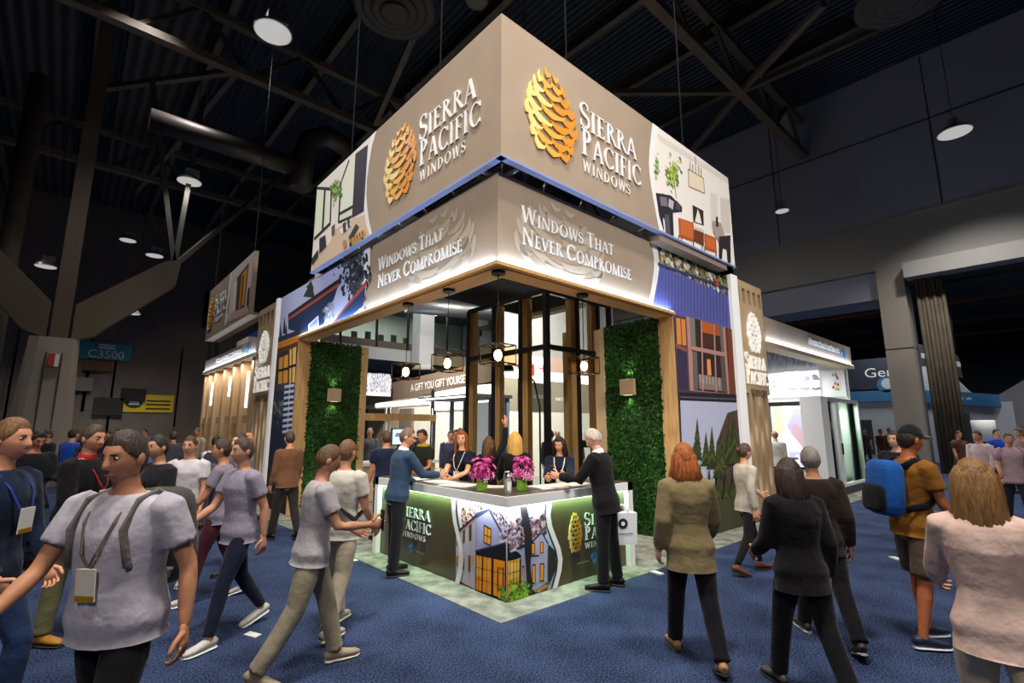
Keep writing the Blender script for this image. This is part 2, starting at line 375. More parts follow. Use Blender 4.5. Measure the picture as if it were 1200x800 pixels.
# ------------------------------------------------------------------ hanging sign
UR = Face('R', -.238); UL = Face('L', -.158); LR = Face('R', 0.0); LL = Face('L', 0.0)
Z0, Z1 = 4.93, 6.82
sign = thing('hanging_sign', 'square taupe hanging sign ring with gold pine cones above the reception counter', 'sign', (2.9, 2.9, 4.9))
def sign_panel(face, s0, s1, z0, z1, edge=m_taupe, th=.08):
    mb = MB(); face.rect(mb, s0, z0, s1, z1, edge, -th, 0); return mb
pR = sign_panel(UR, -.158, 5.98, Z0, Z1).build('sign_panel', sign)
pL = sign_panel(UL, -5.76, .158, Z0, Z1).build('sign_panel', sign)
mb = MB(); mb.box((-.158, 5.68, Z0), (5.9, 5.76, Z1), m_dark); mb.build('sign_panel', sign)
mb = MB(); mb.box((5.9, -.158, Z0), (5.98, 5.76, Z1), m_dark); mb.build('sign_panel', sign)
CR = [(3.19, 6.82), (3.12, 6.55), (3.05, 6.27), (3.01, 6.02), (3.02, 5.8), (3.05, 5.6), (3.1, 5.38), (3.16, 5.14), (3.22, 4.93)]
CW = [(3.38, 6.82), (3.28, 6.55), (3.2, 6.27), (3.16, 6.02), (3.15, 5.8), (3.18, 5.6), (3.22, 5.38), (3.28, 5.14), (3.34, 4.93)]
def swoosh(face, inner, outer, parent, edge=None):
    mb = MB(); o = face
    for i in range(len(inner)-1):
        q = [inner[i], inner[i+1], outer[i+1], outer[i]]; mb.poly([o.w(s, z, .004) for s, z in q], m_swoosh)
    return mb.build('white_swoosh', parent)
# right picture: pale living room with leather chairs
P = Print(UR, .001, (-.1, 5.98, 4.93, 6.82)); P.sz(CW+[(5.98, 4.93), (5.98, 6.82)], 'ece7e0')
o6 = lambda pts: [(750+x*.2376, 140+y*.2376) for x, y in pts]
rp = random.Random(3)
P.p(o6([(70, 60), (440, 295), (440, 320), (100, 110)]), 'dcd5cc')
P.p(o6([(345, 360), (380, 370), (385, 560), (350, 540)]), 'ddd4cc'); P.p(o6([(395, 385), (440, 395), (445, 560), (400, 560)]), 'd5cdc6')
P.blobs(lambda r: UR.px(*o6([(78+r.gauss(0, 6), 235+r.gauss(0, 32))])[0]), 40, .03, ['7f9a55', '5d7a3e', 'a9b98a'], rp)
P.line(*o6([(178, 390), (165, 260)]), .02, '7a6a4a')
P.blobs(lambda r: UR.px(*o6([(160+r.gauss(0, 18), 270+r.gauss(0, 36))])[0]), 130, .035, ['8fa83a', '6f8a2e', 'c3cc7a', '52702a'], rp)
P.p(o6([(237, 245), (312, 290), (318, 365), (240, 330)]), 'e6d8c0')
for a, b in (((237, 245), (312, 290)), ((312, 290), (318, 365)), ((318, 365), (240, 330)), ((240, 330), (237, 245)), ((272, 180), (274, 268)), ((245, 205), (246, 248)), ((300, 240), (301, 282)), ((258, 220), (259, 256)), ((288, 228), (289, 272))): P.line(*o6([a, b]), .022, '8f7350')
P.p(o6([(76, 362), (150, 375), (205, 430), (205, 455), (160, 460), (165, 575), (135, 575), (125, 500), (110, 480), (118, 560), (92, 470)]), '2b2933')
P.p(o6([(95, 380), (130, 385), (135, 430), (100, 425)]), '77727c'); P.p(o6([(140, 390), (165, 405), (160, 445), (138, 430)]), 'b9b2b6'); P.p(o6([(178, 400), (200, 425), (195, 450), (172, 440)]), '4c4a58')
P.p(o6([(118, 470), (140, 470), (148, 570), (125, 560)]), '54515c')
P.p(o6([(257, 422), (310, 450), (312, 522), (262, 505)]), '34302f'); P.p(o6([(282, 440), (292, 470), (302, 515), (268, 505), (276, 470)]), 'e9e4da')
P.p(o6([(188, 485), (262, 510), (265, 605), (192, 578)]), 'b4582a'); P.p(o6([(196, 495), (255, 515), (258, 590), (200, 566)]), 'c96a38')
P.p(o6([(265, 540), (312, 560), (312, 625), (265, 600)]), '6e3a22'); P.p(o6([(268, 528), (312, 545), (312, 560), (266, 542)]), 'cfc2b4')
P.p(o6([(315, 562), (372, 585), (375, 657), (318, 640)]), 'b4582a'); P.p(o6([(322, 575), (366, 593), (368, 645), (324, 628)]), 'c96a38')
for x, y in ((190, 590), (262, 612), (318, 645), (374, 665), (205, 600), (305, 630)): P.line(*o6([(x, y-20), (x-2, y+12)]), .02, '2a1d16')
P.p(o6([(355, 500), (395, 510), (415, 575), (385, 600), (360, 560)]), 'a99d98'); P.p(o6([(372, 480), (380, 480), (384, 530), (370, 530)]), '3c3836')
P.p(o6([(385, 578), (442, 572), (444, 708), (430, 705), (425, 640), (405, 635), (400, 690), (388, 685)]), '2f2a2c')
P.build('picture_print', pR); swoosh(UR, CR, CW, pR)
# left picture: bright room with black window frames
CLi = [(-3.06, 6.82), (-3.2, 6.6), (-3.28, 6.3), (-3.33, 6.0), (-3.32, 5.75), (-3.25, 5.45), (-3.15, 5.18), (-3.02, 4.93)]
CLo = [(-3.24, 6.82), (-3.36, 6.6), (-3.43, 6.3), (-3.46, 6.0), (-3.45, 5.75), (-3.37, 5.45), (-3.27, 5.18), (-3.12, 4.93)]
P = Print(UL, .001, (-5.76, .1, 4.93, 6.82)); P.sz([(-5.76, 6.82), (-5.76, 4.93)]+CLo[::-1], 'ece6de')
o7 = lambda pts: [(360+x*.1751, 180+y*.1751) for x, y in pts]
P.p(o7([(65, 230), (165, 240), (158, 470), (45, 560)]), 'e6ecd6')
P.p(o7([(232, 200), (320, 45), (303, 360), (217, 402)]), 'e4e9d8'); P.p(o7([(217, 408), (303, 366), (300, 418), (212, 455)]), 'dbe3cc')
P.p(o7([(190, 505), (300, 440), (385, 405), (425, 545), (35, 780), (42, 690), (150, 600)]), 'd8bfa6')
for a, b, wd in (((65, 232), (172, 238), .07), ((120, 232), (104, 512), .1), ((163, 240), (155, 462), .07), ((48, 572), (158, 465), .08), ((226, 190), (211, 462), .07), ((215, 405), (305, 355), .06), ((282, 42), (225, 200), .05), ((213, 460), (300, 420), .05), ((65, 232), (42, 570), .04)): P.line(*o7([a, b]), wd, '23252c')
P.p(o7([(325, 2), (408, -60), (380, 385), (302, 430)]), '2f2c3e')
P.p(o7([(183, 290), (192, 292), (187, 470), (180, 470)]), 'f4f2ee'); P.p(o7([(165, 490), (188, 470), (186, 540), (166, 555)]), '6a5648')
P.blobs(lambda r: UL.px(*o7([(195+r.gauss(0, 14), 240+r.gauss(0, 30))])[0]), 110, .05, ['5f8a3a', '7ca14e', '3f6428', '9ab86a'], rp)
P.p(o7([(215, 510), (290, 460), (300, 480), (235, 540)]), 'f0ece6'); P.p(o7([(240, 470), (262, 455), (264, 520), (244, 530)]), '3f4450'); P.p(o7([(270, 440), (285, 430), (290, 490), (275, 500)]), '3f4450')
P.p(o7([(280, 560), (330, 470), (350, 490), (290, 600)]), '34404e'); P.p(o7([(288, 575), (388, 508), (395, 540), (300, 618)]), 'cf9d58')
for i in range(5): P.line(*o7([(298+i*18, 568-i*13), (306+i*18, 600-i*13)]), .03, '6a4a28')
P.p(o7([(285, 600), (300, 590), (302, 640), (288, 630)]), '2b3a55'); P.p(o7([(365, 565), (378, 556), (380, 590), (368, 598)]), '2b3a55')
P.p(o7([(85, 570), (125, 545), (130, 622), (85, 668)]), '2a2f3a'); P.p(o7([(35, 702), (78, 640), (76, 690), (35, 750)]), '2a2f3a'); P.p(o7([(240, 590), (262, 575), (270, 620), (250, 640)]), 'b98a66')
P.build('picture_print', pL); swoosh(UL, CLi, CLo, pL)
# emblem and lettering, both faces alike
for face, pan, s in ((UR, pR, 0), (UL, pL, -2.87)):
    pinecone(face, .22+s, 1.2+s, 5.26, 6.5, m_gold, pan, .006, .02, flip=(face is UL))
    roman(face, 'Sierra', 1.28+s, 2.63+s, 5.92, .40, .325, m_letter, pan, .006, .02)
    roman(face, 'Pacific', 1.30+s, 2.74+s, 5.51, .40, .325, m_letter, pan, .006, .02)
    roman(face, 'windows', 1.32+s, 2.42+s, 5.265, .17, .165, m_letter, pan, .006, .012, sp=.2)
mb = MB()
UR.rect(mb, -.175, 4.90, 6.0, 4.93, m_bluetrim, -.08, .012); UL.rect(mb, -5.78, 4.90, .255, 4.93, m_bluetrim, -.08, .012); mb.build('bottom_trim', sign)
mb = MB(); mb.box((3.3, -.2, 4.80), (5.98, .12, 4.895), m_taupe); mb.box((5.7, -.2, 4.80), (5.98, 5.7, 4.895), m_taupe); mb.build('bottom_ledge', sign)
mb = MB()
for a, b in (((-.1, .25, 4.95), (5.9, .25, 4.95)), ((.25, -.1, 4.95), (.25, 5.7, 4.95)), ((-.1, 3, 4.95), (5.9, 3, 4.95)), ((3, -.1, 4.95), (3, 5.7, 4.95)), ((-.1, 1.5, 6.7), (5.9, 1.5, 6.7)), ((1.5, -.1, 6.7), (1.5, 5.7, 6.7))): mb.tube(a, b, .03, m_alu)
for k in range(8): mb.tube((.02+k*.75, -.05, 4.95), (.02+k*.75+.25, .25, 4.95), .012, m_alu, 6); mb.tube((-.05, .2+k*.72, 4.95), (.25, .45+k*.72, 4.95), .012, m_alu, 6)
mb.build('inner_frame', sign)
for x, y in ((-.1, 1.2), (-.1, 4.2), (1.1, -.18), (4.3, -.18), (5.9, 5.7)):
    mb = MB(); mb.tube((x, y, 6.8), (x, y, 17.4), .012, m_steelwire, 6); mb.build('cable', sign)

# ------------------------------------------------------------------ booth canopy: lower fascia, oak soffit
canopy = thing('booth_canopy', 'taupe lower fascia with white tagline letters over the oak portal', 'canopy', (0, 0, 3.66))
fR = sign_panel(LR, 0, 6.12, 3.71, 4.87, th=.26).build('fascia_panel', canopy)
mb = MB(); LL.rect(mb, -8.1, 3.71, -.26, 4.87, m_taupe, -.26, 0); fL = mb.build('fascia_panel', canopy)
mb = MB(); mb.box((0, 0, 3.64), (6.12, .28, 3.71), m_wood); mb.box((0, .28, 3.64), (.28, 8.1, 3.71), m_wood); sof = mb.build('soffit', canopy)
mb = MB(); mb.box((-.075, -.075, 3.655), (3.88, 0, 3.70), m_wood); mb.box((-.075, 0, 3.655), (0, 6.62, 3.70), m_wood); mb.build('light_ledge', canopy)
mb = MB(); mb.box((-.06, -.062, 3.70), (3.86, -.045, 3.708), m_led); mb.box((-.062, -.045, 3.70), (-.045, 6.6, 3.708), m_led); mb.build('led_strip', canopy)
light('fascia_light', 'AREA', (1.92, -.055, 3.712), 19, (.55, .74, 1), (1.92, .06, 4.0), 3.8, .02)
light('fascia_light', 'AREA', (-.055, 3.3, 3.712), 33, (.55, .74, 1), (.06, 3.3, 4.0), 6.5, .02)
FR = [(3.31, 4.87), (3.38, 4.72), (3.41, 4.56), (3.4, 4.4), (3.36, 4.25), (3.28, 4.0), (3.16, 3.71)]
FRw = [(3.47, 4.87), (3.54, 4.72), (3.57, 4.56), (3.55, 4.4), (3.49, 4.2), (3.4, 3.98), (3.28, 3.71)]
FL = [(-3.42, 4.87), (-3.39, 4.7), (-3.38, 4.55), (-3.41, 4.38), (-3.46, 4.2), (-3.54, 4.0), (-3.68, 3.71)]
FLw = [(-3.6, 4.87), (-3.6, 4.7), (-3.61, 4.55), (-3.63, 4.38), (-3.68, 4.2), (-3.76, 4.0), (-3.88, 3.71)]
swoosh(LR, FR, FRw, fR); swoosh(LL, FLw, FL, fL)
m_water = mat('pale_taupe_ink', hexc('b5a795'), .7)
pinecone(LR, .25, 2.1, 3.5, 4.84, [m_water], fR, .003, .002, name='faint_scale', zmin=3.73); pinecone(LL, -2.2, -.4, 3.5, 4.84, [m_water], fL, .003, .002, flip=True, name='faint_scale', zmin=3.73)
for face, pan, s in ((LR, fR, 0), (LL, fL, -3.42)):
    roman(face, 'Windows That', .38+s, 2.27+s, 4.325, .215, .165, m_letter, pan, .006, .016)
    roman(face, 'Never Compromise', .39+s, 2.72+s, 4.035, .215, .165, m_letter, pan, .006, .016)
# right graphic: violet sided house above, mist and firs below
P = Print(LR, .001, (3.0, 6.12, 3.71, 4.87)); rp = random.Random(5)
o3 = lambda pts: [(740+x*.275, 180+y*.275) for x, y in pts]
o8 = lambda pts: [(750+x*.3376, 330+y*.3376) for x, y in pts]
ex = [(6.12, 3.71), (6.12, 4.87)]
P.sz(FRw+ex, '5a5f9e')
P.p([(768, 283), (853, 320), (853, 339), (770, 310)], '6d6a52')
P.blobs(lambda r: (lambda s: (s, min(4.85, max(4.62-.03*s+.0, 4.36+.0*s+r.random()*.5))))(3.62+r.random()*2.45), 420, .055, ['8a8a58', 'c9c4b8', '4a4a34', 'a39a50', '6b6a48', '3c3c30', 'e4e0e0'], rp)
P.p(o3([(110, 470), (412, 577), (418, 760), (230, 690), (100, 655)]), '5b60a8')
for i in range(22):
    x = 118+i*13.5; P.line(*o3([(x, 473+i*4.7), (x-3+i*.3, 655+i*3.5)]), .016, '474a88')
P.line(*o3([(110, 470), (412, 577)]), .05, '3c3f74'); P.p(o3([(358, 532), (366, 530), (372, 565), (356, 560)]), 'c85a34')
LRW = LR
P.build('picture_print', fR)
# ------------------------------------------------------------------ graphic walls (closet boxes beside the portal)
gw = thing('graphic_wall', 'picture wall of a violet house with hedge side right of the portal', 'wall panel', (5.0, .8, 0))
mb = MB(); mb.box((3.90, .0, .0), (6.12, 1.75, 3.64), m_woodtan); gb = mb.build('wall_box', gw)
mb = MB(); mb.box((3.87, -.012, 0), (3.90, .27, 3.64), m_wood); mb.build('jamb', gw)
P = Print(LR, .004, (3.9, 6.12, .02, 3.71))
P.sz([(3.9, .02), (6.12, .02), (6.12, 3.71), (3.9, 3.71)], '4b3a3e')
P.p(o8([(55, 0), (310, 0), (315, 130), (110, 120), (115, 105)]), '5458a0')
P.p(o8([(120, 115), (325, 150), (330, 400), (135, 385)]), '553c44')
P.p(o8([(124, 125), (158, 132), (162, 222), (128, 216)]), 'd98a42'); P.line(*o8([(140, 125), (145, 220)]), .03, '5c3a34')
P.p(o8([(128, 225), (166, 232), (168, 378), (135, 372)]), '3a3450'); P.line(*o8([(122, 220), (165, 240)]), .07, '8a5450')
P.p(o8([(152, 35), (290, 85), (312, 390), (170, 378)]), 'b98a82'); P.line(*o8([(152, 35), (170, 378)]), .05, '6a4a4c'); P.line(*o8([(290, 85), (312, 390)]), .05, '7a4438')
P.p(o8([(168, 92), (283, 130), (291, 245), (176, 222)]), '3a2a24'); P.p(o8([(180, 238), (292, 262), (302, 388), (184, 376)]), '33262a')
P.p(o8([(212, 106), (250, 118), (256, 185), (214, 175)]), 'bb5f24'); P.p(o8([(214, 175), (256, 185), (258, 236), (216, 228)]), '4c2e22'); P.p(o8([(256, 122), (272, 127), (276, 190), (260, 186)]), 'a85424')
P.p(o8([(168, 92), (186, 98), (192, 225), (176, 222)]), '7d7b6e'); P.p(o8([(272, 128), (283, 131), (291, 245), (280, 242)]), '6d6b62'); P.p(o8([(180, 240), (196, 244), (200, 374), (184, 376)]), '6a665c'); P.p(o8([(276, 260), (292, 264), (302, 386), (286, 384)]), '5a564e')
P.p(o8([(230, 268), (242, 270), (246, 325), (232, 325)]), 'f29a4e'); P.p(o8([(200, 320), (280, 335), (284, 380), (204, 372)]), '8a7a74')
for i in range(7): P.line(*o8([(206+i*11, 322+i*2), (208+i*11, 350+i*2)]), .02, 'd8c9c0')
for a, b in (((208, 104), (216, 378)), ((252, 118), (262, 384)), ((172, 230), (292, 255))): P.line(*o8([a, b]), .055, 'b98a82')
P.p(o8([(298, 150), (326, 155), (330, 395), (308, 385)]), '7a4030')
P.p(o8([(134, 384), (332, 392), (333, 422), (136, 412)]), '26222c'); P.line(*o8([(136, 400), (332, 408)]), .03, '5a5260')
P.p(o8([(136, 412), (333, 420), (345, 830), (150, 830)]), 'bcbfd9')
P.p(o8([(300, 455), (334, 445), (345, 830), (250, 830), (262, 560)]), '54443e')
for x, y, h in ((195, 470, 150), (225, 520, 120), (245, 500, 150), (280, 505, 140), (305, 465, 170), (322, 450, 180), (180, 560, 120), (265, 540, 140), (165, 640, 160), (200, 620, 180), (232, 640, 170), (262, 630, 180), (290, 640, 170), (318, 620, 190), (185, 700, 140), (248, 700, 140), (305, 700, 140)):
    for k in range(7): P.p(o8([(x, y+h*k*.12), (x+5+k*2.6, y+h*(k*.12+.28)), (x-5-k*2.6, y+h*(k*.12+.28))]), ['46501f', '38441f', '555c2c', '2f3b20'][(k+x) % 4])
P.p(o8([(150, 760), (345, 750), (350, 900), (150, 900)]), '4a4c34')
P.build('picture_print', gb)
# hedge of small leaves on the inner side (faces -x)
m_leaf = [mat('leaf_a', hexc('1a450f'), .5, spec=.3), mat('leaf_b', hexc('0e2909'), .5, spec=.3), mat('leaf_c', hexc('2a5a17'), .5, spec=.3)]
m_soil = mat('hedge_backing', hexc('12240e'), .9)
def hedge(parent, face, s0, s1, z0, z1, n, seed):
    r = random.Random(seed); mb = MB(); face.rect(mb, s0, z0, s1, z1, m_soil, -.03, .02); mb.build('hedge_backing', parent)
    mb = MB()
    for i in range(n):
        s = s0+(s1-s0)*r.random(); z = z0+(z1-z0)*r.random(); o = .03+.05*r.random(); a = r.random()*6.28; L = .022+.02*r.random(); wd = L*.55
        t = r.uniform(-.5, .9); dx, dz = cos(a)*L, sin(a)*L; nx, nz = -sin(a)*wd, cos(a)*wd
        mb.poly([face.w(s, z, o), face.w(s+dx+nx, z+dz+nz, o+.01*t), face.w(s+2*dx, z+2*dz, o+.03*t), face.w(s+dx-nx, z+dz-nz, o+.01*t)], m_leaf[min(2, int(r.random()*3))])
    ob = mb.build('hedge_leaves', parent); ob['kind'] = 'stuff'; ob['label'] = 'dense artificial boxwood leaves'; return ob
HR = Face('L', 3.90); HL = Face('R', 6.66)
hedge(gw, HR, -1.40, -.28, .0, 3.64, 15000, 1)
mb = MB(); mb.box((3.80, 1.40, 0), (3.90, 1.48, 3.64), m_woodtan); mb.build('end_trim', gw)
def sconce(loc, face, label):
    t = thing('wall_sconce', label, 'lamp', loc); s, z = (-loc[1], loc[2]) if face.side == 'L' else (loc[0], loc[2])
    mb = MB(); face.rect(mb, s-.14, z-.14, s+.14, z+.14, m_woodtan, .12, .2); mb.build('shade', t)
    mb = MB(); face.rect(mb, s-.04, z-.05, s+.04, z+.05, m_dark, .02, .12); mb.build('bracket', t)
    mb = MB(); face.rect(mb, s-.08, z+.13, s+.08, z+.142, m_ledwarm, .13, .19); face.rect(mb, s-.08, z-.142, s+.08, z-.13, m_ledwarm, .13, .19); mb.build('lens', t)
    p = Vector(face.w(s, z, .14))
    for d in (1, -1): light('sconce_light', 'SPOT', p+Vector((0, 0, .17*d)), 9, (1, .95, .75), Vector(face.w(s, z+d*1.0, .08)), .03, spot=110, blend=.8)
sconce((3.78, .85, 2.48), HR, 'square wall sconce on the hedge behind the man in black')
gl = thing('graphic_wall', 'picture wall of a dark house at dusk with hedge side left of the portal', 'wall panel', (.8, 7.4, 0))
mb = MB(); mb.box((0, 6.66, 0), (1.62, 8.1, 3.64), m_woodtan); gb2 = mb.build('wall_box', gl)
mb = MB(); mb.box((-.012, 6.62, 0), (.28, 6.66, 3.64), m_wood); mb.build('jamb', gl)
mb = MB(); mb.box((1.42, 6.58, 0), (1.52, 6.66, 3.64), m_wood); mb.build('end_trim', gl)
hedge(gl, HL, .28, 1.42, 0, 3.64, 15000, 2)
sconce((.79, 6.56, 2.48), HL, 'square wall sconce on the hedge left of the counter')
# left graphic: dark house at dusk
o9 = lambda pts: [(320+x*.3, 280+y*.3) for x, y in pts]
def leftpic(P, up):
    rp = random.Random(8)
    if up:
        P.sz([(-8.1, 4.87), (-8.1, 3.71)]+FLw[::-1], 'b4bce6')
        P.p(o9([(118, 225), (150, 160), (164, 230)]), '2f3a30'); P.p(o9([(128, 190), (150, 150), (160, 195)]), '2f3a30')
        for x, y in ((45, 300), (30, 330), (52, 330)): P.p(o9([(x-7, y+70), (x, y), (x+7, y+70)]), '2b3440')
        P.blobs(lambda r: LL.px(*o9([(322+r.gauss(0, 26), 130+r.gauss(0, 48))])[0]), 330, .05, ['2a2f38', '39404c', '4a4f5c', '1d2028'], rp)
        P.p(o9([(60, 305), (262, 162), (236, 240), (215, 262), (200, 330), (130, 372), (60, 352)]), '222f52')
        P.p(o9([(225, 345), (366, 160), (352, 262), (300, 318)]), '20365e')
        P.line(*o9([(60, 303), (264, 163)]), .13, '2a2030'); P.line(*o9([(62, 312), (258, 178)]), .07, 'a0503c'); P.line(*o9([(228, 342), (366, 172)]), .1, 'a04a40')
        P.blobs(lambda r: LL.px(*o9([(222+r.gauss(0, 9), 290+r.gauss(0, 22))])[0]), 60, .05, ['c9cfe6', '9aa6c0', '7c8a92'], rp)
        P.p(o9([(138, 335), (178, 298), (180, 345), (140, 368)]), 'dfe4ff'); P.p(o9([(143, 338), (174, 308), (175, 344), (145, 362)]), '8c9bdc')
        P.p(o9([(20, 385), (115, 350), (115, 372), (20, 405)]), '26304a'); P.p(o9([(20, 405), (140, 360), (140, 390), (20, 425)]), 'd08428')
    else:
        P.sz([(-8.1, .02), (-6.62, .02), (-6.62, 3.71), (-8.1, 3.71)], '3a2e30')
        P.p(o9([(10, 395), (110, 355), (110, 395), (20, 430)]), 'c9802a'); P.p(o9([(15, 430), (105, 400), (105, 420), (15, 450)]), '5a3620')
        P.p(o9([(25, 466), (60, 450), (58, 560), (20, 568)]), 'dfa244'); P.p(o9([(66, 432), (92, 420), (86, 560), (64, 562)]), 'ecc06a')
        for a, b in (((42, 455), (38, 566)), ((22, 515), (60, 505)), ((76, 425), (74, 560)), ((64, 500), (90, 492))): P.line(*o9([a, b]), .06, '2a1c16')
        P.p(o9([(10, 568), (95, 558), (90, 590), (10, 600)]), '4a4150')
        P.p(o9([(5, 595), (95, 585), (85, 900), (-10, 900)]), '2f3350')
        P.blobs(lambda r: LL.px(*o9([(22+r.gauss(0, 12), 660+r.gauss(0, 22))])[0]), 60, .06, ['5a6a50', '7d8a80', '3a4638'], random.Random(2))
        for i in range(9): P.p(o9([(46-i, 572+i*22), (84-i, 566+i*22), (84-i, 576+i*22), (46-i, 583+i*22)]), 'cdd6f4')
        P.line(*o9([(68, 560), (58, 760)]), .04, 'dfe4f4')
P = Print(LL, .001, (-8.1, -3.3, 3.71, 4.87)); leftpic(P, True); P.build('picture_print', fL)
P = Print(LL, .004, (-8.1, -6.62, .02, 3.71)); leftpic(P, False); P.build('picture_print', gb2)

# ------------------------------------------------------------------ pendant lamps on the soffit
m_bulb = mat('bulb_glow', (1, .8, .5), .4, emit=(1, .70, .36), estr=30)
m_mesh = glassmat('amber_glass', (.95, .84, .66), .03)
def pendant(x, y, zc, label):
    t = thing('pendant_lamp', label, 'lamp', (x, y, zc-.15), group=None)
    mb = MB(); mb.lathe([(.085, 3.60), (.085, 3.64)], m_black, 16, (x, y, 0)); mb.build('ceiling_rose', t)
    mb = MB(); mb.tube((x, y, zc+.14), (x, y, 3.60), .006, m_black, 6); mb.build('cord', t)
    mb = MB(); h = .15; d = .11
    for sx in (-1, 1):
        for sy in (-1, 1): mb.tube((x+sx*h, y+sy*h, zc-d), (x+sx*h, y+sy*h, zc+d), .008, m_black, 4)
        for zz in (-d, d): mb.tube((x-h, y+sx*h, zc+zz), (x+h, y+sx*h, zc+zz), .008, m_black, 4); mb.tube((x+sx*h, y-h, zc+zz), (x+sx*h, y+h, zc+zz), .008, m_black, 4)
    mb.tube((x-h, y, zc+d), (x+h, y, zc+d), .006, m_black, 4); mb.build('cage', t)
    mb = MB(); mb.lathe([(.022, .05), (.022, .13)], m_black, 10, (x, y, zc)); mb.build('socket', t)
    mb = MB()
    for sx in (-1, 1): mb.poly([(x+sx*h*.95, y-h*.95, zc-d), (x+sx*h*.95, y+h*.95, zc-d), (x+sx*h*.95, y+h*.95, zc+d), (x+sx*h*.95, y-h*.95, zc+d)], m_mesh); mb.poly([(x-h*.95, y+sx*h*.95, zc-d), (x+h*.95, y+sx*h*.95, zc-d), (x+h*.95, y+sx*h*.95, zc+d), (x-h*.95, y+sx*h*.95, zc+d)], m_mesh)
    mb.build('shade_mesh', t)
    mb = MB(); mb.lathe([(.004, -.075), (.035, -.055), (.05, -.01), (.042, .025), (.022, .055)], m_bulb, 12, (x, y, zc)); mb.build('bulb', t)
    light('pendant_light', 'POINT', (x, y, zc-.08), 9, (1, .68, .36), size=.05)
pendant(.10, .10, 2.62, 'caged pendant lamp nearest the corner, over the flowers')
pendant(.12, 1.17, 2.63, 'caged pendant lamp second from the corner along the left fascia')
pendant(.10, 2.22, 2.60, 'caged pendant lamp farthest left under the left fascia')
pendant(1.66, .10, 2.62, 'caged pendant lamp beside the hedge under the right fascia')
# ------------------------------------------------------------------ reception counter
ctr = thing('reception_counter', 'L-shaped reception counter with dusk house print and glowing edge', 'counter', (.4, .2, 0))
m_top = mat('dark_counter_top', hexc('4a423a'), .3, var=.2, vscale=2, stretch=(1, 5, 1))
m_olive = mat('olive_gloss_panel', hexc('4d4330'), .35, coat=.2)
CX, CY, CE, CS = -.07, -.257, 2.69, 2.17      # front planes, left end (y), right end (x)
mb = MB(); d = .62
pts = [(CX, CY), (CS, CY), (CS, CY+d), (CX+d, CY+d), (CX+d, CE), (CX, CE)]
mb.prism([(x, y, 1.058) for x, y in pts], [(x, y, .955) for x, y in pts], m_white); top = mb.build('countertop', ctr)
pi_ = [(CX+.03, CY+.03), (CS-.03, CY+.03), (CS-.03, CY+d-.03), (CX+d-.03, CY+d-.03), (CX+d-.03, CE-.03), (CX+.03, CE-.03)]
mb = MB(); mb.prism([(x, y, 1.064) for x, y in pi_], [(x, y, 1.05) for x, y in pi_], m_top); mb.build('top_inlay', top)
PRf = Face('R', -.185); PLf = Face('L', 0.0)
mb = MB(); PRf.rect(mb, -.0, .012, CS-.1, .955, m_olive, -.04, 0); qR = mb.build('front_panel', ctr)
mb = MB(); PLf.rect(mb, -CE+.1, .012, .185, .955, m_olive, -.04, 0); qL = mb.build('front_panel', ctr)
for b0, b1 in (((CX, CE-.10, .006), (CX+d, CE, 1.058)), ((CS-.10, CY, .006), (CS, CY+d, 1.058))):
    mb = MB(); mb.box(b0, b1, m_white); mb.build('end_panel', ctr)
mb = MB(); mb.box((.02, -.16, .006), (CS-.1, -.12, .03), m_dark); mb.box((.02, -.16, .006), (.06, CE-.1, .03), m_dark); mb.build('plinth', ctr)
mb = MB(); mb.box((0, CY+.02, .948), (CS-.11, CY+.035, .956), m_led); mb.box((CX+.02, -.22, .948), (CX+.035, CE-.11, .956), m_led); mb.build('led_strip', ctr)
GRN = (.46, 1, .50); WHT = (.85, .95, 1)
light('counter_light', 'AREA', (1.35, CY+.03, .945), 10, GRN, (1.35, -.16, .5), 1.4, .015); light('counter_light', 'AREA', (.3, CY+.03, .945), 5.5, WHT, (.3, -.16, .5), .75, .015)
light('counter_light', 'AREA', (CX+.03, 1.7, .945), 13, GRN, (.03, 1.7, .5), 1.75, .015); light('counter_light', 'AREA', (CX+.03, .3, .945), 6, WHT, (.03, .3, .5), 1.0, .015)
QR = [(.57, .955), (.55, .8), (.575, .68), (.64, .55), (.71, .42), (.74, .3), (.72, .18), (.64, .012)]
QRw = [(.65, .955), (.625, .8), (.65, .68), (.715, .55), (.785, .42), (.815, .3), (.795, .18), (.72, .012)]
QL = [(-.80, .955), (-.79, .8), (-.76, .68), (-.70, .55), (-.64, .42), (-.62, .3), (-.64, .16), (-.70, .012)]
QLw = [(-.72, .955), (-.71, .8), (-.68, .68), (-.62, .55), (-.555, .42), (-.535, .3), (-.555, .16), (-.615, .012)]
rp = random.Random(12)
og = lambda pts: [(520+x*.1875, 570+y*.1875) for x, y in pts]
P = Print(PLf, .001, (-.8, .185, .012, .955)); P.sz(QLw+[(.185, .012), (.185, .955)], 'd9d4e2')
P.blobs(lambda r: (-.62+abs(r.gauss(0, .1))*1.3, .82+r.gauss(0, .09)-.0), 260, .02, ['2f3020', '8a6a4c', 'd0a890', '54442e', 'efd9d0'], rp)
P.blobs(lambda r: (-.08+r.random()*.26, .62+r.random()*.26), 300, .02, ['2f2c30', '8a6a6a', 'd0b0b0', '54444e', 'b9c4e0'], rp)
P.p(og([(78, 600), (78, 560), (205, 640), (395, 700), (395, 740)]), '7c5040')
P.p(og([(78, 295), (205, 190), (203, 660), (78, 575)]), 'bcb4c6'); P.p(og([(205, 190), (282, 140), (350, 268), (342, 390), (205, 410)]), 'a6aacd')
P.p(og([(198, 165), (285, 135), (286, 150), (205, 200)]), '3c4668'); P.line(*og([(283, 140), (356, 272)]), .03, '39425f'); P.line(*og([(72, 300), (206, 180)]), .03, '2c2a34'); P.line(*og([(80, 312), (204, 200)]), .012, 'c07a52')
P.line(*og([(205, 195), (203, 660)]), .008, '8a86a0')
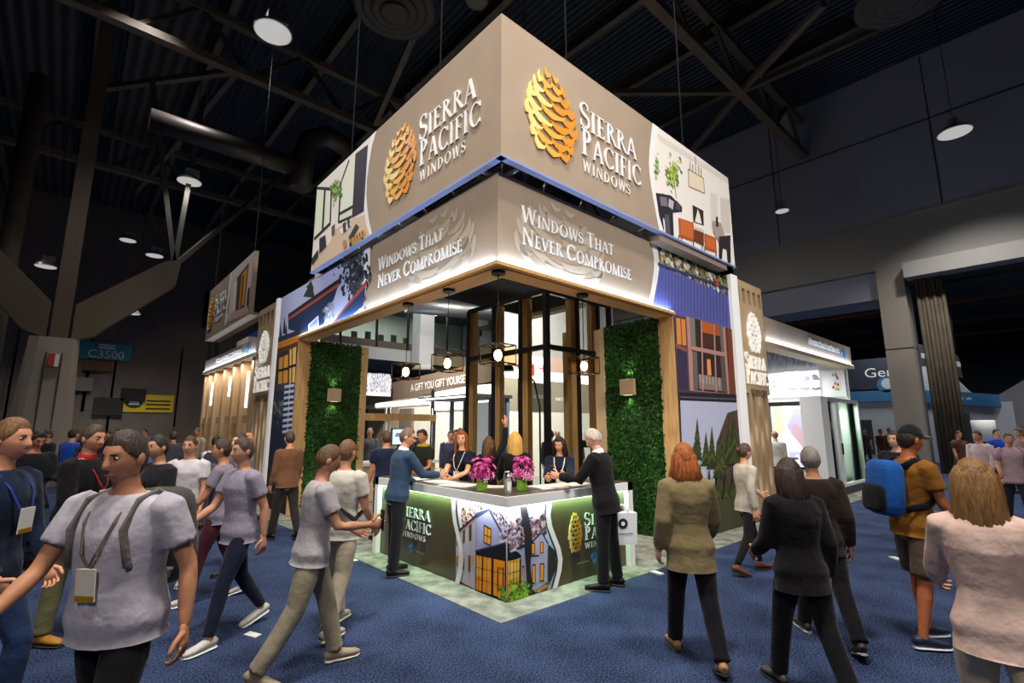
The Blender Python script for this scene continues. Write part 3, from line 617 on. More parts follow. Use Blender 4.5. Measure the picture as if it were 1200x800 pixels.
for q in ([(253, 235), (300, 262), (297, 372), (250, 350)],): P.p(og(q), '2a2018'); P.p(og([(258, 248), (296, 270), (293, 362), (255, 345)]), 'f2a238'); P.line(*og([(276, 255), (274, 355)]), .008, '2a2018'); P.line(*og([(256, 300), (295, 316)]), .008, '2a2018')
for q in ([(122, 275), (137, 265), (135, 350), (121, 355)], [(160, 245), (178, 232), (177, 335), (160, 342)], [(84, 300), (90, 296), (90, 370), (84, 372)]): P.p(og(q), '4a4428'); P.line(*og([q[0], q[3]]), .01, 'a8a060')
for q in ([(120, 440), (133, 440), (132, 520), (119, 518)], [(156, 430), (172, 428), (171, 532), (156, 528)], [(84, 432), (91, 432), (91, 500), (84, 498)]): P.p(og(q), '6a5a28'); P.line(*og([q[0], q[3]]), .01, 'c89a4a')
for q in ([(92, 430), (104, 430), (104, 470), (92, 468)], [(176, 430), (192, 430), (192, 475), (176, 472)]): P.p(og(q), 'dd9a72')
P.p(og([(202, 396), (395, 345), (395, 470), (205, 428)]), '14151c'); P.line(*og([(205, 402), (394, 348)]), .014, '3c4668')
P.p(og([(208, 426), (395, 466), (395, 705), (205, 648)]), 'ee9420'); P.p(og([(215, 440), (240, 445), (238, 560), (212, 552)]), 'f7b84a'); P.p(og([(262, 450), (296, 458), (294, 570), (258, 560)]), 'f4a930'); P.p(og([(340, 500), (385, 505), (382, 660), (340, 650)]), 'c86a18'); P.p(og([(352, 520), (374, 522), (372, 640), (352, 632)]), 'f0a02c')
for a, b, wd in (((250, 434), (246, 668), .02), ((312, 446), (310, 690), .035), ((208, 426), (205, 655), .012), ((394, 460), (394, 712), .02), ((228, 430), (224, 650), .006), ((278, 440), (275, 668), .006), ((346, 500), (344, 660), .01), ((378, 500), (376, 668), .01), ((207, 500), (394, 545), .005), ((207, 570), (394, 625), .005)): P.line(*og([a, b]), wd, '15120f')
P.p(og([(205, 640), (395, 700), (395, 728), (205, 668)]), '120f0e')
P.blobs(lambda r: (.185-abs(r.gauss(0, .05)), .07+r.gauss(0, .035)), 160, .016, ['6a9a20', '86b82c', '3f6414', 'a8cc44'], rp)
P.build('picture_print', qL)
mb = MB()
for i in range(len(QL)-1): mb.poly([PLf.w(s, z, .03) for s, z in (QL[i], QL[i+1], QLw[i+1], QLw[i])], m_swoosh)
mb.build('white_swoosh', qL)
P = Print(PRf, .001, (0, .85, .012, .955)); P.sz([(0, .955), (0, .012)]+QR[::-1], 'b4cdf2')
P.blobs(lambda r: (.02+r.random()*.55, .50+r.random()*.3), 620, .022, ['2f2c30', '8a6a70', 'd8b0a8', '54444e', 'b9c4e0', 'c08a8a'], rp)
P.p(og([(395, 345), (495, 440), (395, 470)]), '14151c'); P.p(og([(395, 466), (480, 452), (476, 652), (395, 705)]), 'eda428'); P.p(og([(410, 480), (470, 470), (466, 560), (410, 580)]), 'f6c660'); P.p(og([(425, 590), (460, 575), (460, 640), (425, 660)]), 'c8a83c')
for a, b, wd in (((436, 462), (434, 690), .01), ((478, 450), (474, 655), .02), ((455, 460), (453, 670), .006), ((415, 466), (413, 690), .006), ((396, 545), (478, 522), .006), ((396, 620), (478, 592), .006)): P.line(*og([a, b]), wd, '15120f')
P.p(og([(395, 690), (480, 640), (480, 660), (395, 728)]), '120f0e')
P.p(og([(455, 380), (560, 330), (605, 280), (640, 350), (560, 372), (505, 400)]), '2c3048')
P.p(og([(480, 390), (545, 352), (610, 290), (646, 352), (640, 592), (550, 612), (484, 640)]), 'abacca'); P.line(*og([(545, 350), (610, 285)]), .018, '2c3048'); P.line(*og([(610, 285), (650, 356)]), .018, '2c3048'); P.line(*og([(460, 385), (560, 345)]), .03, '2c3048')
for q in ([(543, 352), (568, 350), (568, 422), (543, 424)], [(598, 345), (620, 343), (620, 415), (598, 417)], [(596, 478), (624, 476), (622, 590), (596, 594)], [(548, 484), (570, 482), (570, 606), (548, 610)], [(486, 495), (498, 492), (498, 630), (486, 634)]):
    P.p(og(q), '241c1a'); c = [sum(v[0] for v in q)/4, sum(v[1] for v in q)/4]; P.p(og([(c[0]+(x-c[0])*.65, c[1]+(y-c[1])*.85) for x, y in q]), 'ee9c38')
P.p(og([(535, 428), (592, 425), (592, 434), (535, 438)]), '241c1a')
P.p(og([(505, 690), (640, 596), (662, 600), (640, 650), (515, 708)]), '6a4a34')
for i in range(5): P.line(*og([(560+i*14, 650-i*8), (600+i*14, 655-i*10)]), .008, 'd8a86a')
P.p(og([(646, 356), (690, 400), (700, 500), (660, 600), (644, 592)]), '2c3028')
P.p(og([(470, 122), (514, 122), (530, 210), (548, 300), (540, 420), (536, 500), (548, 610), (566, 692), (512, 704), (512, 560), (500, 400), (500, 300), (486, 210)]), '2a2329')
for a, b, wd in (((520, 200), (560, 235), .014), ((560, 235), (600, 222), .01), ((600, 222), (615, 150), .008), ((520, 180), (540, 120), .01), ((560, 235), (585, 260), .007), ((495, 250), (450, 230), .008)): P.line(*og([a, b]), wd, '2f3a58')
P.blobs(lambda r: (abs(r.gauss(0, .13)), .075+r.gauss(0, .04)), 330, .016, ['6a9a20', '86b82c', '3f6414', 'a8cc44'], rp)
P.build('picture_print', qR)
mb = MB()
for i in range(len(QR)-1): mb.poly([PRf.w(s, z, .03) for s, z in (QR[i], QR[i+1], QRw[i+1], QRw[i])], m_swoosh)
mb.build('white_swoosh', qR)
pinecone(PRf, .95, 1.18, .34, .80, m_gold, qR, .004, .012); pinecone(PLf, -2.28, -2.05, .34, .80, m_gold, qL, .004, .012, flip=True)
for f_, q_, s in ((PRf, qR, 0), (PLf, qL, -3.24)):
    roman(f_, 'Sierra', 1.24+s, 1.95+s, .60, .155, .125, m_letter, q_, .004, .012); roman(f_, 'Pacific', 1.24+s, 1.98+s, .44, .155, .125, m_letter, q_, .004, .012); roman(f_, 'windows', 1.24+s, 1.85+s, .34, .07, .068, m_letter, q_, .004, .008, sp=.2)
m_spi = mat('blue_diamond', hexc('3f86c4'), .5)
def diamond(f, s, z, r, parent, off=.004):
    for a, b, k in ((-.5, .2, .45), (.1, .5, .45), (.5, -.1, .45), (-.1, -.5, .45)):
        mb = MB(); c = (s+a*r, z+b*r); q = r*k; f.slab(mb, [(c[0]-q, c[1]), (c[0]-q*.2, c[1]-q), (c[0]+q, c[1]-q*.2), (c[0]+q*.2, c[1]+q)], m_spi, 0, off); mb.build('logo_facet', parent)
diamond(PRf, 1.42, .215, .075, qR); diamond(PLf, -1.72, .215, .075, qL)
mb = MB(); PRf.rect(mb, 1.10, .185, 1.30, .2, pm('8a8474'), 0, .003); mb.build('caption_line', qR)
mb = MB(); PLf.rect(mb, -1.62, .185, -1.42, .2, pm('8a8474'), 0, .003); mb.build('caption_line', qL)

# things on the counter
m_paper = mat('paper', (.8, .79, .76), .6); m_vase = mat('leaf_wrapped_glass', hexc('7fae3c'), .15, var=.4, vscale=14, stretch=(1, 1, 6), coat=.6)
m_pet = [mat('petal_magenta', hexc('c2187e'), .5), mat('petal_pink', hexc('e04aa6'), .5), mat('petal_pale', hexc('f2a8d0'), .5)]
m_stem = mat('stem_green', hexc('3f6a24'), .6)
def petals(m):
    mb = MB()
    for k in range(5):
        a = k*2*pi/5; mb.poly([(0, 0, 0), (.016*cos(a-.5), .016*sin(a-.5), .008), (.034*cos(a), .034*sin(a), .004), (.016*cos(a+.5), .016*sin(a+.5), .008)], m)
    mb.ball((0, 0, .006), .006, m_pet[2], 6, 4); return mb.mesh('blossom')
PET = [petals(m) for m in m_pet]
def bouquet(x, y, label, seed, pale):
    r = random.Random(seed); t = thing('flower_vase', label, 'flowers', (x, y, 1.064)); z0 = 1.064
    mb = MB(); s = .062; mb.lathe([(s*.98, 0), (s, .01), (s, .12), (s*.97, .125), (s*.9, .12)], m_vase, 20, (x, y, z0)); v = mb.build('vase', t)
    for k in range(5):
        mb = MB(); a = k*1.3; mb.poly([(x+.061*cos(a+j*.12), y+.061*sin(a+j*.12), z0+.02+.02*math.sin(k)+.012*j) for j in range(5)]+[(x+.0635*cos(a+j*.12), y+.0635*sin(a+j*.12), z0+.035+.02*math.sin(k)+.012*j) for j in reversed(range(5))], m_stem); mb.build('wrapped_leaf', v)
    for k in range(7):
        a = k*.9; tip = (x+.11*cos(a)*(.4+.6*r.random()), y+.11*sin(a)*(.4+.6*r.random()), z0+.2+.13*r.random())
        mb = MB(); mb.loft([(x+.02*cos(a), y+.02*sin(a), z0+.1), ((x+tip[0])/2, (y+tip[1])/2, z0+.19), tip], [.005, .004, .003], m_stem, 5); mb.build('stem', t)
    for k in range(64):
        a = r.random()*6.28; q = r.random()**.5; h = r.random(); R = .145*(.55+.6*sin(min(1, h+.25)*2.6)); p = Vector((x+R*q*cos(a), y+R*q*sin(a), z0+.13+.24*h))
        if pale(h, r): m = PET[2]
        else: m = PET[int(r.random()*1.7)]
        n = (p-Vector((x, y, z0+.16))).normalized(); M = Matrix.Translation(p) @ n.to_track_quat('Z', 'Y').to_matrix().to_4x4() @ Matrix.Rotation(r.random()*6, 4, 'Z') @ Matrix.Scale(1.05+.45*r.random(), 4)
        put(m, 'blossom', t, M)
    for k in range(4):
        a = 2.2+k*.7; mb = MB(); mb.poly([(x, y, z0+.12), (x+.07*cos(a-.25), y+.07*sin(a-.25), z0+.15), (x+.13*cos(a), y+.13*sin(a), z0+.16), (x+.07*cos(a+.25), y+.07*sin(a+.25), z0+.14)], m_stem); mb.build('leaf', t)
bouquet(.06, .33, 'magenta orchids in round leaf-lined vase, left of the sanitizer bottle', 3, lambda h, r: h < .2 and r.random() < .5)
bouquet(.40, .02, 'pink and magenta orchids in leaf-lined vase behind the sanitizer bottle', 4, lambda h, r: h < .4 and r.random() < .8)
t = thing('sanitizer_bottle', 'clear pump bottle with white label between the two flower vases', 'bottle', (.14, -.04, 1.064)); o_ = (.14, -.04, 1.064)
mb = MB(); mb.lathe([(.036, 0), (.038, .01), (.038, .13), (.03, .15), (.014, .165), (.013, .178)], mat('clear_plastic', (.85, .93, .85), .08, trans=.8), 18, o_); b = mb.build('bottle_body', t)
mb = MB()
for j in range(8): a0 = -2.6+j*.16*1.1; a1 = a0+.176; mb.poly([(o_[0]+.0388*cos(a0), o_[1]+.0388*sin(a0), o_[2]+.03), (o_[0]+.0388*cos(a1), o_[1]+.0388*sin(a1), o_[2]+.03), (o_[0]+.0388*cos(a1), o_[1]+.0388*sin(a1), o_[2]+.125), (o_[0]+.0388*cos(a0), o_[1]+.0388*sin(a0), o_[2]+.125)], m_paper)
mb.build('label', b)
mb = MB(); mb.lathe([(.016, .172), (.016, .195), (.006, .198), (.006, .222), (.014, .224), (.014, .236)], m_white, 12, o_); mb.box((o_[0]-.045, o_[1]-.007, o_[2]+.225), (o_[0], o_[1]+.007, o_[2]+.235), m_white); mb.build('pump', t)
def sheets(x, y, rz, wd, dp, n, label, col='e8e4dc', cat='papers'):
    t = thing('paper_stack', label, cat, (x, y, 1.064), rz)
    for k in range(n):
        mb = MB(); a = .06*math.sin(k*2.1); c, s = cos(a), sin(a); q = [(-wd/2, -dp/2), (wd/2, -dp/2), (wd/2, dp/2), (-wd/2, dp/2)]; q = [(u*c-v*s+.012*k, u*s+v*c) for u, v in q]
        mb.prism([(u, v, .004*(k+1)) for u, v in q], [(u, v, .004*k) for u, v in q], pm(col if k % 2 else 'd9d2c6')); mb.build('sheet', t, True)
sheets(.16, .92, .3, .3, .42, 3, 'fanned brochures on the counter in front of the red-haired woman'); sheets(.2, 1.42, -.1, .3, .4, 2, 'white brochures on the counter by the man in the blue sweater'); sheets(.14, 2.0, .2, .3, .4, 2, 'loose papers on the far left end of the counter')
sheets(.85, .02, 1.4, .28, .4, 4, 'stack of magazines on the counter right of the flowers'); sheets(1.3, .05, 1.7, .3, .42, 3, 'open brochures on the counter under the hands of the man in black')
sheets(.36, .52, .8, .22, .3, 2, 'small notepad on the counter before the woman with hands folded', 'cfc8bc')

# ------------------------------------------------------------------ glass display tower behind the counter
tw = thing('window_display', 'tall black-framed glass corner tower behind the reception counter', 'window display', (2.6, 1.7, 0))
TX, TY, TH = 2.58, 1.70, 4.2
m_post = mat('amber_wood', hexc('a9824e'), .5, var=.2, vscale=3, stretch=(8, 8, .6))
def member(a, b, m=m_black, name='mullion'): mb = MB(); mb.box(a, b, m); mb.build(name, tw)
ys = [TY, 2.36, 3.14, 3.98]; xs = [TX, 3.40, 4.02, 4.4]
for y in ys: w_ = .085 if y == TY else .055; member((TX-.05, y-w_/2, 0), (TX+.05, y+w_/2, TH))
for x in xs[1:]: member((x-.03, TY-.05, 0), (x+.03, TY+.05, TH))
for z in (TH, 3.18, .12): member((TX-.04, TY, z-.045), (TX+.04, 3.98, z+.045), name='rail'); member((TX, TY-.04, z-.045), (4.4, TY+.04, z+.045), name='rail')
member((3.40, TY-.06, 1.42), (4.02, TY+.06, 1.55), name='rail')
for i in range(3):
    for z0, z1 in ((.17, 3.13), (3.23, 4.15)):
        member((TX-.006, ys[i]+.03, z0), (TX+.006, ys[i+1]-.03, z1), m_glass, 'pane'); member((xs[i]+.03, TY-.006, z0), (xs[i+1]-.03, TY+.006, z1), m_glass, 'pane')
for y in ys[1:]: member((TX+.0, y-.17, .0), (TX+.12, y-.035, TH-.05), m_post, 'wood_jamb')
for x in xs[1:3]: member((x-.17, TY+.0, 0), (x-.035, TY+.12, TH-.05), m_post, 'wood_jamb')
member((3.46, TY+.3, 0), (3.62, TY+.42, 3.6), m_post, 'wood_jamb')
# ------------------------------------------------------------------ setting: hall shell
def deckmat(name, c1, c2, scale):
    m = bpy.data.materials.new(name); m.use_nodes = True; nt = m.node_tree; b = nt.nodes['Principled BSDF']; b.inputs['Roughness'].default_value = .6
    tc = nt.nodes.new('ShaderNodeTexCoord'); wv = nt.nodes.new('ShaderNodeTexWave'); wv.bands_direction = 'X'; wv.inputs['Scale'].default_value = scale; wv.inputs['Distortion'].default_value = 0
    mx = nt.nodes.new('ShaderNodeMix'); mx.data_type = 'RGBA'; mx.inputs[6].default_value = (*c1, 1); mx.inputs[7].default_value = (*c2, 1)
    nt.links.new(tc.outputs['Object'], wv.inputs['Vector']); nt.links.new(wv.outputs['Fac'], mx.inputs[0]); nt.links.new(mx.outputs[2], b.inputs['Base Color'])
    bp = nt.nodes.new('ShaderNodeBump'); bp.inputs['Strength'].default_value = 1; bp.inputs['Distance'].default_value = .06; nt.links.new(wv.outputs['Fac'], bp.inputs['Height']); nt.links.new(bp.outputs[0], b.inputs['Normal'])
    return m
m_deck = deckmat('blue_deck', hexc('15202c'), hexc('22313f'), 1.2); m_deck2 = deckmat('grey_deck', hexc('2b2724'), hexc('564e48'), .7)
m_steel = mat('brown_steel', hexc('63574a'), .65, var=.15, vscale=2); m_steeld = mat('dark_steel', hexc('3a3531'), .7)
m_hwall = mat('grey_wall', hexc('8a8886'), .8, var=.06, vscale=.4); m_hwall2 = mat('blue_grey_wall', hexc('8e8fa0'), .85, var=.05, vscale=.4)
m_col = mat('beige_column', hexc('8a8178'), .75); m_duct = mat('duct_metal', hexc('4a4440'), .45, .5)
mb = MB(); mb.box((-30, -25, 17.6), (22.4, 75, 17.9), m_deck); ceil = struct(mb.build('ceiling'))
mb = MB()
for x0 in (-7.4, -3.4): mb.box((x0, 9, 17.5), (x0+2.6, 40, 17.59), m_deck2)
struct(mb.build('ceiling_panels')).name = 'trim_1'
for x in [-26+3.62*k for k in range(14)]:
    if x > 21: continue
    mb = MB(); mb.box((x-.12, -25, 16.9), (x+.12, 60, 16.95), m_steel); mb.box((x-.03, -25, 16.95), (x+.03, 60, 17.55), m_steeld); mb.box((x-.12, -25, 17.5), (x+.12, 60, 17.58), m_steeld)
    mb.build('purlin', ceil)
def truss(y, x0, x1):
    t = thing('roof_truss', {2.75: 'steel roof truss crossing above the hanging sign to the right wall', 14.8: 'steel roof truss behind the hanging sign', 27: 'far steel roof truss beyond the second hanging sign', -9: 'steel roof truss over the right aisle'}[y], 'truss', (x0, y, 14.9))
    mb = MB(); mb.bar((x0, y, 14.9), (x1, y, 14.9), .34, .28, m_steel); mb.build('bottom_chord', t)
    mb = MB(); mb.bar((x0, y, 16.75), (x1, y, 16.75), .3, .25, m_steel); mb.build('top_chord', t)
    n = int((x1-x0)/3.62); a = x1
    for k in range(n):
        mb = MB(); mb.bar((a-k*3.62, y, 14.9), (a-(k+.5)*3.62, y, 16.75), .14, .14, m_steeld); mb.build('web_brace', t)
        mb = MB(); mb.bar((a-(k+.5)*3.62, y, 16.75), (a-(k+1)*3.62, y, 14.9), .14, .14, m_steeld); mb.build('web_brace', t)
    return t
t1 = truss(2.75, -20, 21.95); t2 = truss(14.8, -12, 21.95); truss(27, -12, 21.95); truss(-9, -10, 21.95)
for k, (a, b) in enumerate((((11.2, 6.12, 14.9), (14.9, 2.75, 14.9)), ((14.9, 2.75, 14.9), (12.7, -.8, 14.9)), ((14.9, 2.75, 14.9), (18.4, 7.5, 14.9)), ((14.9, 2.75, 14.9), (18, -3, 16.8)))):
    mb = MB(); mb.bar(a, b, .2, .2, m_steel); mb.build('lateral_brace', t1)
for a, b in (((-.25, 14.8, 14.9), (-4.2, 19.75, 14.9)), ((5.1, 14.4, 14.9), (3.2, 6.5, 15.0)), ((-.25, 14.8, 14.9), (-1.9, 31, 15.6))):
    mb = MB(); mb.bar(a, b, .2, .2, m_steel); mb.build('lateral_brace', t2)
# right hall wall: panels above openings, columns, header beams
mb = MB(); mb.box((22, -25, 10.7), (22.4, 75, 17.6), m_hwall2); wr = struct(mb.build('wall_right'))
for k in range(9):
    mb = MB(); y = -20.6+6.2*k; mb.box((21.965, y, 10.75), (22, y+.04, 17.5), mat('joint', hexc('34343c'), .9)); mb.build('panel_joint', wr)
mb = MB(); mb.box((21.965, -25, 14.55), (22, 75, 14.6), MATS['joint']); mb.build('panel_joint', wr)
mb = MB(); mb.box((22, -25, 8.5), (22.5, 75, 10.7), m_hwall); mb.box((21.93, -25, 10.6), (22, 75, 10.72), m_hwall); mb.build('spandrel', wr)
mb = MB(); mb.box((21.5, -25, 7.85), (22.3, -.5, 8.5), m_hwall); mb.build('header_beam', wr)
mb = MB(); mb.box((22.35, .5, 7.3), (24.5, 30, 8.5), m_hwall2); mb.build('header_beam', wr)
for y0, y1 in ((-.42, .52), (9.6, 10.6), (-11, -10), (20, 21)):
    mb = MB(); mb.box((22, y0, 0), (23.2, y1, 8.5), m_col); mb.box((21.985, y0, 5.0), (23.2, y1, 5.04), m_dark); mb.build('column', wr)
m_pleat = mat('brown_pleat', hexc('4a4032'), .7, var=.2, vscale=2)
t = thing('folding_partition', 'bundle of brown folded partition panels beside the grey column', 'partition', (22.1, -1.2, 0))
for k in range(7):
    mb = MB(); y = -.78-.13*k; mb.loft([(22.2+.05*(k % 2), y, 0), (22.2+.05*(k % 2), y, 7.85)], [.075, .075], m_pleat, 8); mb.build('panel', t)
# left and back walls of the hall, ceiling of the room beyond the right wall
m_bw = mat('back_wall', hexc('6b6058'), .85, var=.12, vscale=.5)
mb = MB(); mb.box((-30, 40, 0), (22, 40.4, 17.6), m_bw); wb = struct(mb.build('wall_back'))
mb = MB(); mb.box((-30.4, -25, 0), (-30, 75, 17.6), m_bw); struct(mb.build('wall_left'))
mb = MB(); mb.box((-30, -25.4, 0), (70, -25, 17.6), m_bw); struct(mb.build('wall_front'))
mb = MB(); mb.box((60, -25, 0), (60.4, 75, 9), m_hwall2); struct(mb.build('wall_far'))
mb = MB(); mb.box((22.5, -25, 8.8), (60, 75, 9.0), m_dark); c2 = struct(mb.build('ceiling_annex'))
for k in range(12):
    mb = MB(); x = 25+3*k; mb.box((x, -24, 8.1-.35*(k % 2)), (x+.12, 60, 8.25-.35*(k % 2)), mat('pipe_rust', hexc('6b4230'), .6) if k % 4 == 1 else m_steeld); mb.build('conduit', c2)
rr = random.Random(4)
for k in range(26):
    mb = MB(); x = rr.uniform(-9, 6); m_ = m_steel if k % 3 else m_steeld; z0 = rr.uniform(0, 3); mb.box((x, 39.95, z0), (x+rr.uniform(.05, .3), 40, rr.uniform(6, 12)), m_); mb.build('wall_pipe', wb)
for x, z, w_, h, c in ((-3.0, 5.6, 1.6, .7, '6a4a30'), (-2.2, 2.6, 1.6, 1.2, '33302e'), (-.8, 3.6, 1.4, .9, '2a2626'), (3.6, 9.4, .5, 3, '1c1a1a'), (-3.6, 4.2, 1.2, .9, '857a72')):
    mb = MB(); mb.box((x, 39.7, z), (x+w_, 40, z+h), pm(c)); mb.build('wall_unit', wb)
BWf = Face('R', 39.94)
# aisle signs on the back wall
mb = None; t = thing('aisle_sign', 'teal aisle sign reading C3500 on the far left wall', 'sign', (-1.9, 39.9, 6.4))
mb = MB(); BWf.rect(mb, -3.35, 6.42, -.5, 7.6, mat('teal', hexc('1f8a94'), .6), 0, .06); mb.build('board', t)
m_dim = mat('dim_white', hexc('d8d8d4'), .6)
sans('C3500', BWf.M(-2.9, 6.52, .075, 1, 1), .78, m_dim, t, width=1.95); mb = MB(); BWf.rect(mb, -2.35, 7.15, -1.45, 7.28, m_dim, .06, .07); BWf.rect(mb, -2.35, 7.34, -1.45, 7.47, m_dim, .06, .07); mb.build('lettering_bar', t)
YF = Face('R', 39.9)
t = thing('wall_banner', 'yellow banner with black oval emblem low on the far left wall', 'banner', (.8, 38, 2.85))
mb = MB(); YF.rect(mb, -.65, 2.85, 2.35, 4.1, mat('yellow_vinyl', hexc('d8b81e'), .6), -.1, 0); mb.build('cloth', t)
mb = MB(); YF.slab(mb, [(.0+.5*cos(a*pi/10), 3.5+.38*sin(a*pi/10)) for a in range(20)], m_dark, 0, .02); mb.build('emblem', t)
for z in (3.66, 3.4, 3.1): mb = MB(); YF.rect(mb, .7, z-.05, 2.15, z+.06, pm('4a3a10'), 0, .015); mb.build('lettering_bar', t)
mb = MB(); YF.rect(mb, -.3, 3.52, .3, 3.64, m_dim, .02, .03); YF.rect(mb, -.3, 3.36, .3, 3.48, m_dim, .02, .03); mb.build('emblem_bar', t)
# tree-shaped column at the left
t = thing('branched_column', 'tall brown steel column with spreading braces on a beige base at left', 'column', (-4.0, 17.3, 0))
m_pylon = mat('pylon_brown', hexc('54483a'), .7, var=.08, vscale=.7)
mb = MB(); mb.box((-4.25, 17.0, 4.5), (-3.80, 17.5, 17.5), m_pylon); mb.build('shaft', t)
for p1, p2, p3 in (((-4.3, 4.45), (-3.3, 4.45), None),):
    pass
mb = MB(); mb.prism([(-3.72, 16.98, 4.55), (-3.2, 16.98, 4.75), (-1.1, 16.98, 6.9), (-1.0, 16.98, 7.9), (-1.5, 16.98, 7.75), (-3.72, 16.98, 5.75)], [(-3.72, 17.55, 4.55), (-3.2, 17.55, 4.75), (-1.1, 17.55, 6.9), (-1.0, 17.55, 7.9), (-1.5, 17.55, 7.75), (-3.72, 17.55, 5.75)], m_pylon); mb.build('brace', t)
mb = MB(); mb.prism([(-4.32, 16.98, 4.55), (-4.32, 16.98, 5.75), (-6.6, 16.98, 8.2), (-6.9, 16.98, 8.0), (-6.9, 16.98, 7.2), (-4.9, 16.98, 4.8)], [(-4.32, 17.55, 4.55), (-4.32, 17.55, 5.75), (-6.6, 17.55, 8.2), (-6.9, 17.55, 8.0), (-6.9, 17.55, 7.2), (-4.9, 17.55, 4.8)], m_pylon); mb.build('brace', t)
for a, b in (((-1.2, 17.2, 7.6), (-.9, 17.2, 14.8)), ((-1.2, 17.2, 7.7), (3.5, 20, 14.6)), ((-1.2, 17.2, 7.7), (-2.6, 17.2, 14.8)), ((-6.8, 17.2, 7.8), (-7.5, 17.2, 14.8))): mb = MB(); mb.bar(a, b, .16, .16, m_steeld); mb.build('upper_brace', t)
mb = MB(); mb.prism([(-4.95, 17.9, 0), (-4.95, 16.8, 0), (-4.6, 16.6, 0), (-3.5, 16.6, 0), (-3.3, 16.9, 0), (-3.3, 17.9, 0)][::-1], [(-4.7, 17.8, 4.6), (-4.7, 17.0, 4.6), (-4.45, 16.9, 4.6), (-3.65, 16.9, 4.6), (-3.5, 17.1, 4.6), (-3.5, 17.8, 4.6)][::-1], m_col); bs = mb.build('base', t)
mb = MB(); mb.box((-4.25, 16.68, 1.0), (-4.22, 16.95, 4.1), m_dark); mb.box((-3.88, 16.68, 1.0), (-3.85, 16.95, 4.1), m_dark); mb.build('panel_joint', bs)
mb = MB(); mb.box((-4.18, 16.7, 3.65), (-4.02, 16.9, 4.05), mat('alarm_red', hexc('a02018'), .5)); mb.box((-4.02, 16.72, 3.65), (-3.92, 16.9, 4.05), m_dim); mb.build('alarm_box', t)
mb = MB(); mb.loft([(-5.6, 18.5, 0), (-5.6, 18.5, 14)], [.28, .28], m_steel, 12); tag(mb.build('riser_pipe'), 'thick brown riser pipe left of the branched column', 'pipe')
# ducts and round diffusers
t = thing('air_duct', 'round dark air duct under the roof left of the hanging sign', 'duct', (0, 15, 12))
mb = MB(); mb.loft([(-2.6, 15.1, 12), (2.6, 15.1, 12.05)], [.38, .38], m_duct, 16); mb.build('trunk', t)
mb = MB(); mb.loft([(2.4, 15.1, 11.2), (2.4, 15.1, 12.6), (2.6, 15.1, 13.4), (3.3, 15.1, 13.9), (4.2, 15.1, 13.7), (4.8, 15.1, 13.0)], [.42]*6, m_duct, 16, (0, 1, .01)); mb.build('elbow', t)
def diffuser(loc, label):
    t = thing('round_diffuser', label, 'vent', loc); x, y, z = loc
    for k in range(4): mb = MB(); r = .95-.22*k; mb.lathe([(r, 0), (r+.08, .02), (r+.05, .12), (r-.05, .25)], m_steeld, 28, (x, y, z-.05*k)); mb.build('ring', t)
    mb = MB(); mb.loft([(x, y, z+.2), (x, y, 16.8)], [.5, .5], m_duct, 16); mb.build('duct_drop', t)
diffuser((1.45, 5.8, 12.2), 'round dark ceiling diffuser above the left face of the hanging sign'); diffuser((10.6, -2.9, 12.2), 'round dark ceiling diffuser at the upper right near the grey wall')
mb = MB(); mb.loft([(3.6, 5.2, 13.4), (3.6, 5.2, 16.9)], [.3, .3], m_duct, 14); tag(mb.build('air_pipe'), 'vertical dark pipe stub under the roof above the sign corner', 'pipe')
# high bay lamps
m_bay = mat('bay_lens', (.5, .5, .49), .5, emit=(1, .97, .93), estr=.42)
def bay(loc, label, power=500, r=.42, tilt=0.0):
    t = thing('high_bay_lamp', label, 'lamp', loc); x, y, z = loc
    mb = MB(); mb.lathe([(r, 0), (r*.98, .05), (r*.6, .22), (r*.3, .3)], m_alu, 24, (x, y, z)); mb.build('reflector', t)
    mb = MB(); mb.lathe([(r*.94, -.012), (r*.94, -.002)], m_bay, 24, (x, y, z)); mb.build('lens', t)
    mb = MB(); mb.box((x-.16, y-.12, z+.3), (x+.3, y+.12, z+.5), m_alu); mb.build('driver_box', t)
    mb = MB(); mb.tube((x, y, z+.5), (x, y, 17.6), .015, m_steelwire, 6); mb.build('hanger', t)
    if power: light('bay_light', 'SPOT', (x, y, z-.06), power, (1, .96, .9), (x, y, 0), .4, spot=120, blend=.9)
bay((-.96, 7.15, 11.0), 'large high bay lamp hanging top left of the sign', 550); bay((-1.07, 16.96, 11.0), 'high bay lamp hanging in front of the dark duct', 600); bay((-.92, 27.9, 11.0), 'small far high bay lamp above the left brace', 600)
bay((-5.0, 26.0, 9.0), 'small high bay lamp left of the branched column', 900, .4); bay((-1.2, 33, 8.6), 'far high bay lamp above the teal sign', 2500, .4)
bay((18.6, -2.9, 12.0), 'high bay lamp hanging before the grey right wall', 5200, .5); bay((19, 3.0, 11.2), 'unlit twin lamp hanging low before the grey wall', 0, .28)
for k, (x, y) in enumerate(((10, 9), (10, 20), (-9, 8), (9, -9), (-8, -6))): bay((x, y, 12.5), ['high bay lamp hung above the booth interior', 'high bay lamp far above the meeting room', 'high bay lamp over the left aisle', 'high bay lamp over the right aisle', 'high bay lamp over the open aisle crossing'][k], 550)
bay((-9, 24, 12.5), 'high bay lamp over the far left aisle', 5000); bay((-2, 31, 12.5), 'high bay lamp before the far wall', 6500); bay((16, -10, 12.5), 'high bay lamp over the far right aisle end', 6000)
